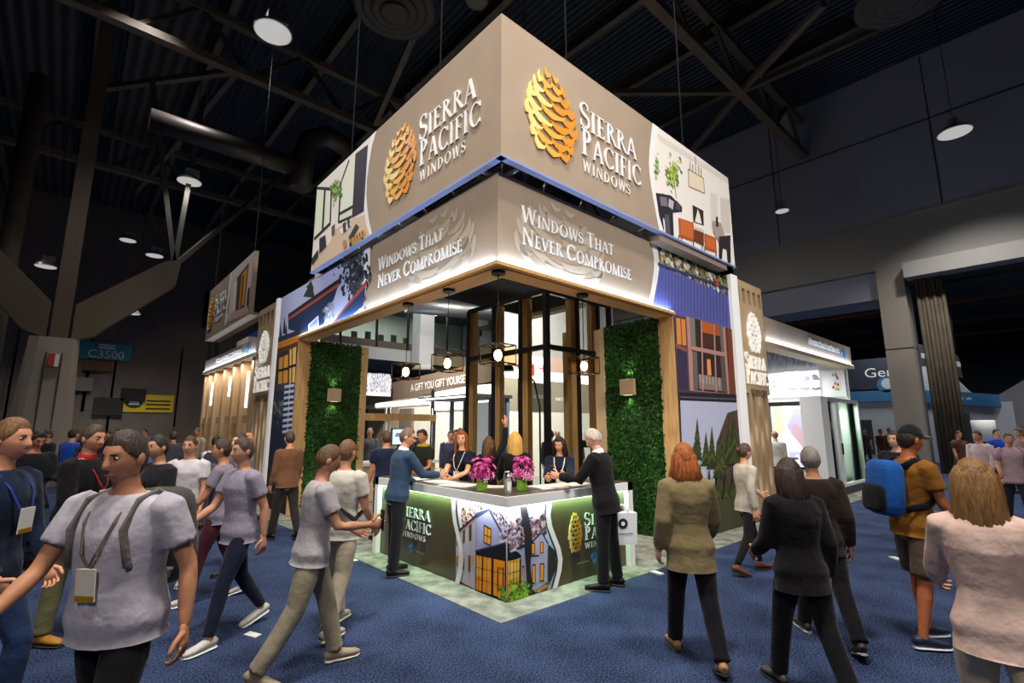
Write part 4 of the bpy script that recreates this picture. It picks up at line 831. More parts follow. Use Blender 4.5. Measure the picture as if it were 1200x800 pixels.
# ------------------------------------------------------------------ logo tower and side fascia, right
def logo_tower(face, s0, s1, fin0, fin1, label, cone, t1, t2):
    P0 = Vector(face.w((s0+s1)/2, 0, 0)); t = thing('logo_tower', label, 'tower', P0)
    sg = 1 if face.side == 'R' else -1
    mb = MB(); face.rect(mb, fin0, 0, fin1, 4.87, mat('added_glow_white', (.85, .85, .84), .5, emit=(1, .98, .95), estr=.22), -1.0, .06); mb.build('white_fin', t)  # fin is no lightbox; light falling on it is put in as emission
    mb = MB(); face.rect(mb, s0, 2.47, s1, 4.38, m_woodtan, -.8, 0); fp = mb.build('logo_panel', t)
    mb = MB(); face.rect(mb, s0, 4.38, s1, 4.86, m_woodtan, -.8, -.3); mb.build('crown_back', t)
    n = 5
    for k in range(n+1):
        a = s0+(s1-s0)*k/n; mb = MB(); face.rect(mb, a-.055 if k else a, 4.38, a+.055 if k < n else a, 4.7, m_woodtan, -.3, 0); mb.build('crown_fin', t)
    mb = MB(); face.rect(mb, s0, 4.7, s1, 4.86, m_woodtan, -.3, 0); mb.build('crown_beam', t)
    mb = MB(); face.rect(mb, s0, 0, s1, 2.47, mat('tower_core', hexc('8a7454'), .7), -.8, -.25); mb.build('core', t)
    r = random.Random(3)
    for k in range(n):
        a = s0+(s1-s0)*(k+.1)/n; wd = (s1-s0)/n*.45; mb = MB(); face.rect(mb, a, 0, a+wd, 2.47, m_woodtan, -.25, 0); sl = mb.build('slat', t)
        z = r.uniform(.2, .6)
        while z < 2.2:
            mb = MB(); face.rect(mb, a+wd+.02, z, a+wd*2.0, z+.36, m_lit, -.16, -.1); mb.build('light_block', sl); z += r.uniform(.75, 1.2)
    m_hal = mat('backlit_letter', (.95, .95, .93), .5, emit=(1, .96, .88), estr=.3)
    pinecone(face, cone[0], cone[1], cone[2], cone[3], [m_hal], fp, .012, .03)
    roman(face, 'Sierra', t1[0], t1[1], t1[2], .34, .27, m_hal, fp, .012, .03); roman(face, 'Pacific', t2[0], t2[1], t2[2], .34, .27, m_hal, fp, .012, .03); roman(face, 'windows', t2[0]+.2, t2[1]-.05, t2[2]-.25, .16, .15, mat('brown_letter', hexc('7a6448'), .5), fp, .004, .01, sp=.2)
    return t
logo_tower(LR, 6.46, 7.8, 6.14, 6.46, 'tan logo tower with glowing pine cone right of the picture wall', (6.82, 7.5, 3.36, 4.25), (6.62, 7.62, 2.98), (6.62, 7.68, 2.66))
logo_tower(LL, -9.9, -8.3, -8.3, -8.12, 'tan logo tower with glowing pine cone left of the picture wall', (-9.55, -8.75, 3.4, 4.25), (-9.75, -8.5, 3.0), (-9.75, -8.5, 2.66))
sb = thing('side_fascia', 'long silver fascia over the white showroom at right', 'fascia', (11, .1, 3.6))
mb = MB(); LR.rect(mb, 7.82, 3.66, 14.45, 4.24, m_taupe, -.3, 0); fp = mb.build('fascia_panel', sb)
mb = MB(); LR.rect(mb, 7.82, 3.56, 14.45, 3.66, m_woodtan, -.3, .06); mb.build('light_ledge', sb); mb = MB(); LR.rect(mb, 7.82, 3.66, 14.4, 3.668, m_led, .04, .055); mb.build('led_strip', sb)
light('fascia_light', 'AREA', (11.1, -.05, 3.675), 36, (.65, .8, 1), (11.1, .1, 4.2), 6.5, .02)
roman(LR, 'A Division of Sierra Pacific Industries', 10.6, 13.2, 3.93, .17, .13, m_letter, fp, .006, .015); diamond(LR, 13.65, 3.95, .2, fp, .02)
m_shw = mat('showroom_white', (.82, .82, .8), .6)
EW = Face('L', 14.4)
sr = thing('showroom_shell', 'bright white showroom bay under the right fascia', 'booth', (11.4, 2, 0))
mb = MB(); mb.box((14.4, .15, 0), (14.5, 3.4, 4.2), m_shw); mb.build('end_wall', sr)
mb = MB(); mb.box((7.9, 3.1, 0), (14.4, 3.2, 4.2), m_shw); mb.build('back_wall', sr)
mb = MB(); mb.box((7.9, .3, 4.1), (14.4, 3.1, 4.16), m_shw); mb.build('roof', sr)
m_lbx = mat('lightbox_white', (.9, .9, .9), .5, emit=(1, .99, .97), estr=.75)
mb = MB(); mb.box((14.3, .9, 2.78), (14.4, 2.75, 3.6), m_lbx); hd = mb.build('lightbox', sr)
mb = MB(); mb.box((14.34, .2, 2.72), (14.4, .9, 3.6), m_shw); mb.build('poster', sr)
mb = MB(); r = random.Random(9)
for k in range(9000):
    x = r.uniform(8.0, 14.35); y = r.uniform(.32, 3.0); z = 4.1-.25-r.random()*.22; a = r.random()*3; mb.poly([(x, y, 4.1), (x+.03*cos(a), y+.03*sin(a), 4.1), (x+.03*r.uniform(-1, 1), y+.01, z)], mat('fringe', hexc('c4c8d4'), .6) if k % 3 else mat('fringe_dark', hexc('4a5060'), .6))
o = mb.build('hanging_fringe', sr); o['kind'] = 'stuff'
HF = Face('L', 14.3)
P = Print(HF, .002); oh = lambda pts: [(900+x*.125, 380+y*.125) for x, y in pts]
P.p(oh([(180, 520), (240, 500), (380, 480), (400, 515), (300, 540), (290, 560), (340, 525)]), '8a90b0'); P.p(oh([(220, 520), (300, 505), (290, 550)]), 'a9a0d8'); P.p(oh([(410, 470), (430, 465), (460, 475), (490, 520), (420, 525)]), '8a8f9c')
for x in (180, 290, 395): P.p(oh([(x, 610), (x+30, 585), (x+70, 575), (x+95, 590), (x+100, 610), (x+60, 618)]), '70788c'); P.p(oh([(x+35, 588), (x+65, 580), (x+88, 590), (x+40, 598)]), 'c8d0e0')
P.p(oh([(40, 540), (80, 525), (85, 535), (45, 550)]), 'a86a60'); P.p(oh([(45, 620), (100, 615), (105, 630), (50, 635)]), 'd8a850'); P.p(oh([(45, 575), (80, 570), (80, 585), (45, 590)]), '8a8a98')
P.build('picture_print', hd)
P = Print(Face('L', 14.34), .002)
for x, y, c in ((640, 480, 'd05ac0'), (650, 500, 'b048b8'), (630, 550, 'd87040'), (655, 560, 'c84040'), (612, 585, 'b03848'), (635, 600, 'd8b040'), (655, 605, '8ab040'), (608, 470, '90b870'), (635, 465, '9aa040')): P.p(oh([(x-12, y+8), (x, y-18), (x+14, y+6), (x+2, y+20)]), c)
P.build('flower_print', hd)
t = thing('video_wall', 'large lit screen with black frame inside the white showroom', 'screen', (14.3, 2.0, .5)); mb = MB(); EW.rect(mb, -2.85, .45, -1.2, 2.62, m_black, .02, .1); mb.build('bezel', t)
mscr = lambda h: mat('screen_'+h, hexc(h), .4, emit=hexc(h), estr=.9)
P = Print(EW, .11)
P.sz([(-2.8, .52), (-1.32, .52), (-1.32, 2.48), (-2.8, 2.48)], mscr('e6e8f4')); P.sz([(-2.8, 1.5), (-2.45, 1.5), (-2.45, 2.48), (-2.8, 2.48)], mscr('3a3f4c')); P.sz([(-2.44, 1.5), (-2.05, 1.6), (-2.05, 2.48), (-2.44, 2.48)], mscr('c4cf96')); P.sz([(-2.0, 1.8), (-1.5, 1.0), (-1.32, 1.3), (-1.32, 2.3), (-1.7, 2.4)], mscr('9f98c4')); P.sz([(-1.9, 1.6), (-1.55, 1.1), (-1.5, 1.7), (-1.75, 1.95)], mscr('a88a94')); P.sz([(-2.0, .55), (-1.34, .55), (-1.34, 1.0), (-2.0, 1.0)], mscr('aaa4d0')); P.sz([(-1.9, .6), (-1.5, .6), (-1.55, .9), (-1.8, .9)], mscr('c8c4e4'))
P.build('display', t)
for k in range(3): light('showroom_light', 'AREA', (9.2+k*2.2, 1.7, 3.6), 70, (.95, .97, 1), (9.2+k*2.2, 1.7, 0), 1.4, .5)
mb = MB(); mb.box((12.3, 1.2, .85), (12.7, 1.6, .9), m_dark); mb.box((12.48, 1.38, .006), (12.52, 1.42, .85), m_dark); mb.box((12.35, 1.25, .006), (12.65, 1.55, .03), m_dark); tag(mb.build('display_plinth'), 'small dark pedestal table before the showroom screen', 'table')
# sliding window display at the showroom end
wd = thing('window_sample', 'white framed sliding glass door sample at the end of the right fascia', 'window sample', (12.9, 0, 0))
def bx(a, b, m, n, p=wd): mb = MB(); mb.box(a, b, m); return mb.build(n, p)
bx((10.9, -.08, .006), (14.5, .5, .2), m_dark, 'plinth'); bx((10.95, -.05, .2), (11.5, .45, 2.58), m_white, 'side_post'); m_fg = mat('frame_grey', hexc('9aa0a8'), .4)
bx((11.5, -.05, 2.48), (14.4, .08, 2.58), m_fg, 'head_rail'); bx((11.5, -.05, .2), (14.4, .08, .27), m_white, 'sill_rail'); bx((14.3, -.05, .27), (14.4, .08, 2.48), m_white, 'stile'); bx((12.15, -.05, .27), (12.4, .08, 2.48), m_white, 'stile'); bx((11.5, 0, .27), (11.62, .08, 2.48), m_fg, 'stile')
bx((11.62, .01, .27), (12.15, .025, 2.48), m_glass, 'pane'); bx((12.4, -.01, .27), (14.3, .005, 2.48), glassmat('green_glass', (.82, .9, .84), .03), 'pane')
bx((12.3, -.09, 1.05), (12.34, -.05, 1.35), m_black, 'handle')
mb = MB(); r = random.Random(6)
for k in range(500): x = r.uniform(12.4, 14.2); y = r.uniform(.15, .45); h = r.uniform(.08, .3); mb.poly([(x, y, .2), (x+.015, y, .2), (x+r.uniform(-.05, .05), y+r.uniform(-.05, .05), .2+h)], m_leaf[2])
o = mb.build('fake_grass', wd); o['kind'] = 'stuff'
light('added_sample_light', 'AREA', (13.3, .3, 2.4), 60, (.9, 1, .92), (13.3, .35, 0), 1.6, .2)  # added light without a fixture, brightens the inside of the door sample
bx((12.2, .5, .2), (14.4, .55, 2.5), mat('pale_green_wall', hexc('b8c4b4'), .6), 'backing')
# ------------------------------------------------------------------ left side fascia, slat bays, second hanging sign
sl = thing('side_fascia', 'long silver fascia over the tan slat bays at left', 'fascia', (.1, 13, 3.6))
mb = MB(); LL.rect(mb, -16.4, 3.74, -9.92, 4.14, m_taupe, -.3, 0); fp = mb.build('fascia_panel', sl)
mb = MB(); LL.rect(mb, -16.4, 3.64, -9.92, 3.74, m_white, -.3, .06); mb.build('light_ledge', sl); mb = MB(); LL.rect(mb, -16.4, 3.74, -9.92, 3.748, m_led, .04, .055); mb.build('led_strip', sl)
light('fascia_light', 'AREA', (-.05, 13.2, 3.755), 26, (.65, .8, 1), (.1, 13.2, 4.2), 6.4, .02)
roman(LL, 'A Division of Sierra Pacific Industries', -14.6, -11.4, 3.9, .15, .12, m_letter, fp, .006, .015); diamond(LL, -10.7, 3.95, .2, fp, .02)
bay_ = thing('slat_bay', 'row of tan display bays with posts under the left fascia', 'booth', (.6, 13, 0))
mb = MB(); mb.box((.3, 9.95, 2.2), (.4, 16.4, 3.64), m_woodtan); mb.build('upper_panel', bay_)
for k, y in enumerate((10.2, 11.3, 12.2, 13.4, 14.6, 15.5, 16.3)):
    mb = MB(); mb.box((0.02, y-.11, 0), (.3, y+.11, 3.64), m_woodtan); mb.build('post', bay_)
    if k < 6:
        mb = MB(); mb.box((.32, y+.3, .9), (.4, y+.75, 2.2), mat('yellow_glow', hexc('c89a3a'), .5, emit=hexc('c89a3a'), estr=.25)); mb.build('lit_niche', bay_); mb = MB(); mb.box((.05, y+.25, 1.9), (.2, y+.7, 2.1), m_woodtan); mb.build('shelf_box', bay_)
        if k % 2 == 0: mb = MB(); mb.box((.0, y+.35, 2.3+.2*(k % 3)), (.06, y+.42, 3.3), m_lit); mb.build('light_bar', bay_)
mb = MB(); mb.box((.4, 9.95, 0), (.5, 16.4, .9), m_woodtan); mb.build('lower_panel', bay_)
light('bay_glow', 'AREA', (-.1, 13.2, 3.55), 60, (1, .9, .78), (.3, 13.2, 1.2), 6, .1)
s2 = thing('hanging_sign', 'second taupe hanging sign with gold pine cone, far left', 'sign', (2.2, 13, 4.9))
mb = MB(); UL.rect(mb, -16.0, 4.9, -10.3, 6.65, m_taupe, -.1, 0); fp = mb.build('sign_panel', s2)
mb = MB(); mb.box((-.16, 10.3, 4.82), (.3, 16, 4.9), m_taupe); mb.build('bottom_ledge', s2)
P = Print(UL, .002); od = lambda pts: [(230+x*.1749, 290+y*.175) for x, y in pts]
P.p(od([(238, 165), (395, 18), (345, 440), (200, 510), (205, 400), (225, 280)]), 'd9c9c0'); P.p(od([(275, 200), (355, 100), (325, 400), (255, 440)]), '5a4030'); P.p(od([(305, 180), (345, 130), (320, 380), (285, 410)]), 'd8962c'); P.p(od([(252, 240), (275, 220), (262, 420), (245, 420)]), 'f0e0d8'); P.p(od([(210, 300), (228, 280), (215, 440), (204, 450)]), '4a3c38')
P.p(od([(345, 280), (362, 260), (350, 410), (335, 400)]), '3a3a48'); P.p(od([(230, 440), (345, 390), (345, 440), (200, 508)]), 'c8a8a0'); P.p(od([(310, 190), (322, 178), (305, 400), (295, 402)]), '7a4a1c')
P.build('picture_print', fp)
mb = MB(); UL.slab(mb, [UL.px(*q) for q in od([(198, 520), (225, 300), (240, 165), (230, 172), (214, 300), (190, 525)])][::-1], m_swoosh, .003, .006); mb.build('white_swoosh', fp)
pinecone(UL, -15.85, -14.9, 5.15, 6.35, m_gold, fp, .006, .02); roman(UL, 'Sierra', -14.8, -13.3, 5.85, .4, .33, m_letter, fp, .006, .02); roman(UL, 'Pacific', -14.8, -13.2, 5.5, .4, .33, m_letter, fp, .006, .02); roman(UL, 'windows', -14.7, -13.5, 5.28, .16, .15, m_letter, fp, .006, .012, sp=.2)
for x, y in ((-.1, 10.6), (-.1, 15.6)): mb = MB(); mb.tube((x, y, 6.6), (x, y, 17.4), .015, m_steelwire, 6); mb.build('cable', s2)
# white and red neighbours peeking over the left fascia
nb = thing('neighbour_booth', 'white and red stepped booth tops behind the left fascia', 'booth', (3, 18, 0))
for a, b, c in (((1.0, 11, 3.5), (1.6, 12.5, 5.6), 'e8dcd4'), ((1.2, 12.6, 3.5), (1.9, 14.2, 4.9), 'efe6e0'), ((1.7, 10.8, 4.8), (1.9, 11.4, 6.4), '9a5a50'), ((1.7, 10.2, 4.6), (2.2, 10.8, 6.6), 'efe8e4'), ((1.0, 15, 3.6), (1.5, 16.6, 5.0), 'e4dcdc'), ((1.5, 15.2, 4.8), (2.0, 17.2, 5.4), '2440b8')):
    mb = MB(); mb.box(a, b, pm(c)); mb.build('wall_block', nb)
# ------------------------------------------------------------------ inside and beyond the portal
m_tw = mat('warm_white_wall', hexc('d8d2c6'), .6); m_brown = mat('brown_band', hexc('6a5a4c'), .6)
bf = Face('L', 9.0)
iw = thing('product_wall', 'brown header band and white panel product wall deep inside the booth', 'wall panel', (9.1, 16, 0))
mb = MB(); bf.slab(mb, [(-22.5, 2.98), (-11.0, 3.6), (-11.0, 4.45), (-22.5, 3.95)], m_brown, -.1, 0); bd = mb.build('header_band', iw)
mb = MB(); mb.box((9.1, 11, 0), (9.2, 22.5, 3.4), m_tw); mb.build('wall_board', iw)
for y0, y1, z0, z1, m_ in ((11, 15.2, 2.55, 3.5, m_lit), (15.6, 21, 2.85, 3.1, m_lit)): mb = MB(); mb.box((9.02, y0, z0), (9.1, y1, z1), m_); mb.build('light_panel', iw)
for y0, y1, z0, z1, c in ((19.8, 21.6, .2, 2.75, '6e6558'), (18.3, 19.4, .2, 2.75, '9a8a74'), (17.0, 18.2, 1.4, 2.7, '6a6258'), (16.2, 17.9, .2, 1.3, '2c2a28'), (21.7, 22.3, .2, 2.8, '3a3632'), (15.1, 15.3, .2, 3.5, '16161a')): mb = MB(); mb.box((8.95, y0, z0), (9.1, y1, z1), pm(c)); mb.build('door_panel', iw)
sans('A GIFT YOU GIFT YOURSELF', Matrix(((0, 0, -1, 8.985), (-1, 0, 0, 17.2), (0.055, 1, 0, 3.52), (0, 0, 0, 1))), .5, m_letter, bd, width=5.0)
fr = thing('ceiling_fringe', 'silver fringe box hanging deep inside the booth at left', 'ceiling panel', (7.5, 19, 3)); mb = MB(); mb.box((7, 18.2, 4.3), (8.4, 21, 4.36), m_white); mb.box((7, 18.15, 3.3), (8.4, 18.2, 3.42), m_white); mb.build('frame', fr)
mb = MB(); r = random.Random(1)
for k in range(700): x = r.uniform(7, 8.4); z = r.uniform(3.4, 4.3); mb.poly([(x, 18.14, z+.14), (x+.03, 18.14, z+.12), (x+r.uniform(-.03, .04), 18.12, z)], [MATS['fringe'], MATS['fringe_dark']][k % 2])
o = mb.build('fringe_strands', fr); o['kind'] = 'stuff'; mb = MB(); mb.box((7, 18.2, 3.4), (8.4, 18.25, 4.3), m_shw); mb.build('backing', fr)
cn = thing('glass_canopy', 'dark canopy with blue-white light line left of the glass tower', 'canopy', (6, 9, 0))
mb = MB(); mb.box((5.4, 7.4, 2.68), (6.9, 10.6, 2.78), m_dark); mb.build('canopy_slab', cn); mb = MB(); mb.box((5.36, 7.4, 2.68), (5.4, 10.6, 2.73), mat('led_blue', (1, 1, 1), .5, emit=(.65, .85, 1), estr=3)); mb.build('led_strip', cn)
m_bf = mat('blue_grey_frame', hexc('5c6a7a'), .4)
for y in (7.5, 8.3, 9.1, 9.7, 10.5): mb = MB(); mb.box((6.7, y-.05, 0), (6.82, y+.05, 2.68), m_bf); mb.build('post', cn)
for y0, y1 in ((7.55, 8.25), (8.35, 9.05), (9.15, 9.65)): mb = MB(); mb.box((6.75, y0, .1), (6.77, y1, 2.6), mat('frosted_panel', (.8, .84, .88), .5, emit=(.8, .88, 1), estr=.2)); mb.build('panel', cn)
tx = thing('slogan_wall', 'pale grey wall with white slogan letters behind the glass tower', 'wall panel', (10, 9, 0)); TF = Face('R', 9.0)
for s0, s1, z0, z1, m_ in ((7.6, 14.5, 0, 2.35, m_tw), (7.6, 14.5, 2.35, 3.55, mat('grey_band', hexc('857c6c'), .6)), (7.6, 14.5, 3.55, 3.9, m_lit), (7.6, 14.5, 3.9, 4.5, mat('rose_band', hexc('a88a7c'), .6)), (7.6, 14.5, 4.5, 7.2, m_hwall)): mb = MB(); TF.rect(mb, s0, z0, s1, z1, m_, -.15, 0); pn = mb.build('wall_band', tx)
sans('ONG LIVING', TF.M(8.9, 2.86, .02, 1, 1), .2, m_letter, pn, width=1.05); sans('NATURA', TF.M(10.6, 2.80, .02, 1, 1), .2, m_letter, pn, width=.8)
t = thing('hanging_banner', 'white hanging banner with red letter seen through the tower glass', 'banner', (9.0, 8.3, 3.3)); BF = Face('R', 8.3); mb = MB(); BF.rect(mb, 8.2, 3.35, 9.4, 4.3, m_shw, -.04, 0); mb.tube((8.3, 8.32, 4.3), (8.3, 8.32, 17.6), .01, m_steelwire, 5); mb.tube((9.3, 8.32, 4.3), (9.3, 8.32, 17.6), .01, m_steelwire, 5); mb.build('cloth', t); m_redl = mat('red_letter', hexc('d83020'), .5); sans('H', BF.M(8.95, 3.75, .01, 1, 1), .42, m_redl, t); mb = MB(); BF.slab(mb, [(8.55, 3.6), (8.75, 3.6), (8.78, 4.0), (8.5, 4.0)], m_redl, 0, .01); mb.build('emblem', t)
t = thing('arc_lamp', 'black arc lamp standing inside the glass tower', 'lamp', (3.6, 2.9, 0)); mb = MB(); mb.lathe([(.16, 0), (.16, .03)], m_black, 16, (3.6, 2.9, .006)); mb.build('foot', t); mb = MB(); mb.loft([(3.6, 2.9, .03), (3.6, 2.9, 2.2), (3.5, 2.95, 2.7), (3.25, 3.05, 3.0), (2.95, 3.15, 3.05)], [.018]*5, m_black, 8); mb.build('arm', t); mb = MB(); mb.lathe([(.14, -.1), (.1, 0), (.02, .03)], m_black, 14, (2.95, 3.15, 3.0)); mb.build('shade', t)
bm = thing('display_gantry', 'light wood beam on steel posts over a display table inside the booth', 'display', (3, 7.5, 0)); mb = MB(); mb.box((1.7, 7.45, 1.95), (4.1, 7.6, 2.13), m_wood); mb.build('beam', bm)
for x in (2.6, 2.72, 4.0): mb = MB(); mb.tube((x, 7.5, 0), (x, 7.5, 2.3), .015, m_alu, 6); mb.build('post', bm)
mb = MB(); mb.box((1.7, 7.2, .85), (4.1, 8.0, .93), m_white); mb.build('table_top', bm); mb = MB(); mb.box((1.8, 7.3, .01), (4.0, 7.9, .85), m_woodtan); mb.build('table_base', bm)
t = thing('monitor', 'small bright monitor behind the man in the blue sweater', 'monitor', (4.0, 9.3, 1.1)); mb = MB(); mb.box((3.75, 9.3, 1.25), (4.3, 9.34, 1.75), m_black); mb.build('housing', t); MF = Face('R', 9.3); P = Print(MF, .003); P.sz([(3.78, 1.28), (4.27, 1.28), (4.27, 1.72), (3.78, 1.72)], mscr('b8d4ee')); P.sz([(3.85, 1.5), (4.2, 1.5), (4.15, 1.62), (3.9, 1.62)], mscr('5a6a7a')); P.build('display', t); mb = MB(); mb.box((3.98, 9.31, 0), (4.06, 9.36, 1.25), m_black); mb.build('stand', t)
# mezzanine meeting room
mz = thing('meeting_room', 'raised glass-walled meeting room seen through the portal', 'building', (14, 25, 0)); MZ = Face('R', 25.0); m_gp = glassmat('room_glass', (.8, .86, .84), .2)
mb = MB(); MZ.rect(mb, 7, 6.1, 21.8, 6.9, mat('pale_slab', hexc('9a9c9e'), .6), -6, 0); mb.build('floor_slab', mz); mb = MB(); MZ.rect(mb, 7, 6.9, 21.8, 7.35, mat('bronze', hexc('4a4438'), .5), -.2, .02); mb.build('sill', mz)
mb = MB(); mb.box((7, 30.8, 6.9), (21.8, 31, 11), mat('room_wall', hexc('a8aca4'), .7)); mb.build('back_wall', mz); mb = MB(); MZ.rect(mb, 7, 10.6, 21.8, 11.2, m_dark, -6, 0); mb.build('roof', mz)
for x in (8.5, 10.9, 13.2, 16.4, 19.5): mb = MB(); MZ.rect(mb, x-.06, 6.9, x+.06, 10.6, m_black, -.1, .04); mb.build('mullion', mz)
for x0, x1 in ((7, 8.44), (8.56, 10.84), (10.96, 13.14), (13.26, 16.34), (16.46, 19.44)): mb = MB(); MZ.rect(mb, x0, 6.95, x1, 10.6, m_gp, -.03, -.02); mb.build('pane', mz)
for x, y in ((12.3, 27.5), (16.0, 27.5), (9, 28.5)): mb = MB(); mb.box((x, y, 10.5), (x+1.5, y+.8, 10.58), mat('troffer', (1, 1, 1), .5, emit=(1, .98, .94), estr=3)); mb.build('light_panel', mz)
light('room_light', 'AREA', (12.5, 27.6, 10.4), 420, (1, .98, .92), (12.5, 27.6, 0), 6, 1.5)
for k in range(6):
    mb = MB(); x = 9.6+k*.95; mb.box((x, 25.6, 7.25), (x+.5, 26.1, 7.4), m_dark); mb.box((x+.05, 26.05, 7.4), (x+.45, 26.12, 7.95+.1*(k % 2)), m_dark); mb.tube((x+.25, 25.85, 6.9), (x+.25, 25.85, 7.25), .05, m_dark); mb.build('office_chair', mz)
mb = MB(); MZ.rect(mb, 13.4, 5.9, 14.5, 12.6, mat('white_column', hexc('c9cbcd'), .6), .2, 1.2); mb.loft([(13.95, 24, 5.9), (13.95, 24, 5.5)], [.6, 1.0], MATS['white_column'], 4); tag(mb.build('white_column'), 'white square column in front of the meeting room', 'column')
for k, (x, z, c) in enumerate(((17.8, 8.9, 'a0a2a4'), (18.6, 7.0, '8a8c90'))): mb = MB(); mb.tube((x+.3, 23, z+1.4), (x+.3, 23, 16.9), .02, m_steelwire); mb.tube((x+2.7, 23, z+1.4), (x+2.7, 23, 16.9), .02, m_steelwire); mb.box((x, 22, z), (x+3, 24, z+1.4), pm(c)); mb.box((x+.2, 21.6, z-.3), (x+2.8, 22, z+.1), m_dark); tag(mb.build('air_handler'), ['upper grey air handler box right of the white column', 'lower grey air handler box right of the white column'][k], 'machine')
mb = MB(); mb.tube((10, 17.68, 8.6), (10, 17.68, 16.9), .02, m_steelwire); mb.tube((18, 15.14, 8.6), (18, 15.14, 16.9), .02, m_steelwire); mb.loft([(9, 18, 8.2), (20, 14.5, 8.2)], [.55, .55], m_alu, 14); tag(mb.build('air_duct'), 'fat silver duct seen through the glass tower top', 'duct')
# added spot fixtures that brighten the booth interior and meeting room
for k, (x, y, z, e, tg) in enumerate(((1.4, .5, 4.6, 120, (1.6, 1.2, 0)), (.5, 2.4, 4.6, 120, (1.0, 2.6, 0)), (6.5, 5.5, 7.5, 6500, (9.5, 9, 2.5)), (5.0, 13.0, 7.5, 4500, (9, 16, 2.2)), (3.2, 8.0, 7.0, 900, (3.2, 8.4, 0)), (12, 18, 13, 2500, (14, 25, 8)))):
    t = thing('added_spot', ['added fill spot behind the right fascia over the staff', 'added fill spot behind the left fascia', 'added fill spot hung before the slogan wall', 'added fill spot hung before the product wall', 'added fill spot hung over the display table', 'high added fill spot aimed at the meeting room'][k], 'lamp', (x, y, z)); d_ = (Vector(tg)-Vector((x, y, z))).normalized(); c0 = Vector((x, y, z))
    mb = MB(); mb.loft([c0-d_*.22, c0-d_*.02, c0], [.05, .07, .075], m_black, 14, hint=(0, 1, .1)); mb.build('housing', t); mb = MB(); mb.loft([c0-d_*.01, c0+d_*.004], [.062, .062], m_lit, 14, hint=(0, 1, .1)); mb.build('lens', t)
    mb = MB(); mb.tube(tuple(c0-d_*.12), ((x-d_.x*.12, y-d_.y*.12, 17.6) if k > 1 else ((x, .2, 4.8) if k == 0 else (.2, y, 4.8))), .01, m_steelwire, 6); mb.build('hanger', t)
    light('added_spot_light', 'SPOT', tuple(c0+d_*.03), e, (1, .95, .88), tg, .1, spot=125 if k < 5 else 70, blend=.9)
# ------------------------------------------------------------------ neighbours in the room beyond the right wall
RF = Face('L', 30.0); RG = Face('L', 40.0)
m_nb = mat('annex_white', hexc('b4b6ba'), .7); m_bb = mat('annex_blue', hexc('2c648e'), .6)
t = thing('neighbour_booth', 'dark booth with Ger lettering and blue swirl beyond the column', 'booth', (30, 3.5, 0))
mb = MB(); RF.rect(mb, -8, 3.9, -1.0, 5.6, mat('navy_board', hexc('1c2230'), .6), -.2, 0); b = mb.build('board', t); sans('Gen', RF.M(-3.15, 4.55, .02, 1, 1), .75, m_dim, b, width=1.35)
mb = MB(); RF.slab(mb, [(-2.2+.42*cos(a*pi/9), 4.1+.42*sin(a*pi/9)) for a in range(18)], m_bb, 0, .02); mb.build('swirl', b); mb = MB(); RF.slab(mb, [(-2.1+.3*cos(a*pi/9), 4.15+.3*sin(a*pi/9)) for a in range(18)], m_nb, .02, .04); mb.build('swirl_core', b)
mb = MB(); RF.rect(mb, -8, 3.2, -1, 3.8, m_bb, -.2, .02); mb.build('blue_band', t); mb = MB(); RF.rect(mb, -8, 0, -1, 3.2, m_nb, -.3, -.2); mb.build('wall_board', t)
for s in (-6.4, -4.3): mb = MB(); RF.rect(mb, s, .3, s+1.2, 2.2, m_dark, -.2, -.15); mb.build('doorway', t)
t = thing('neighbour_booth', 'white booth with blue band beyond the folded partition', 'booth', (30, -1.5, 0))
mb = MB(); RF.slab(mb, [(-.9, 3.1), (2.2, 2.75), (2.2, 3.35), (-.9, 3.75)], m_bb, -.2, .02); b = mb.build('blue_band', t); mb = MB(); RF.slab(mb, [(-1, 3.75), (1.2, 3.5), (.3, 4.9), (-1, 5.0)], m_nb, -.3, 0); mb.build('roof_sign', t); mb = MB(); RF.rect(mb, -1, 0, 2.6, 3.0, m_nb, -.4, -.2); mb.build('wall_board', t)
for s in (-.3, .5): mb = MB(); RF.rect(mb, s, .8, s+.5, 2.5, m_dark, -.2, -.12); mb.build('doorway', t)
for k in range(5): mb = MB(); RF.rect(mb, -.2+k*.3, 3.25-.03*k, .0+k*.3, 3.38-.03*k, m_nb, .02, .03); mb.build('lettering_bar', b)
for k, (s, z) in enumerate(((-.6, 5.0), (.5, 4.5))):
    t = thing('hanging_banner', ['larger dark square banner hung beyond the folded partition', 'smaller dark square banner hung beyond the folded partition'][k], 'banner', (29, -s, z)); mb = MB(); Face('L', 29.0).slab(mb, [(s, z), (s+.9-.3*k, z-.35), (s+.85-.3*k, z+.75), (s+.05, z+1.1)], mat('maroon_grey', hexc('4a3c40'), .7), 0, .1); mb.build('cloth', t); mb = MB(); mb.tube((28.95, -s-.1, z+1.0), (28.95, -s-.1, 8.8), .012, m_steelwire, 5); mb.tube((28.95, -s-.5, z+.8), (28.95, -s-.5, 8.8), .012, m_steelwire, 5); mb.build('hanger', t); mb = MB(); Face('L', 29.0).slab(mb, [(s+.25, z+.3), (s+.6, z+.2), (s+.6, z+.45), (s+.25, z+.55)], m_dim, .1, .11); mb.build('emblem', t)
t = thing('neighbour_booth', 'long grey booth wall at the far right edge', 'booth', (40, -6, 0)); mb = MB(); RG.slab(mb, [(1, 0), (12, 0), (12, 5.0), (3, 4.8), (1, 3.4)], mat('annex_grey', hexc('8a8488'), .7), -.3, 0); mb.build('wall_board', t); mb = MB(); RG.rect(mb, 3, 2.2, 6, 3.2, m_nb, 0, .05); mb.build('sign_board', t)
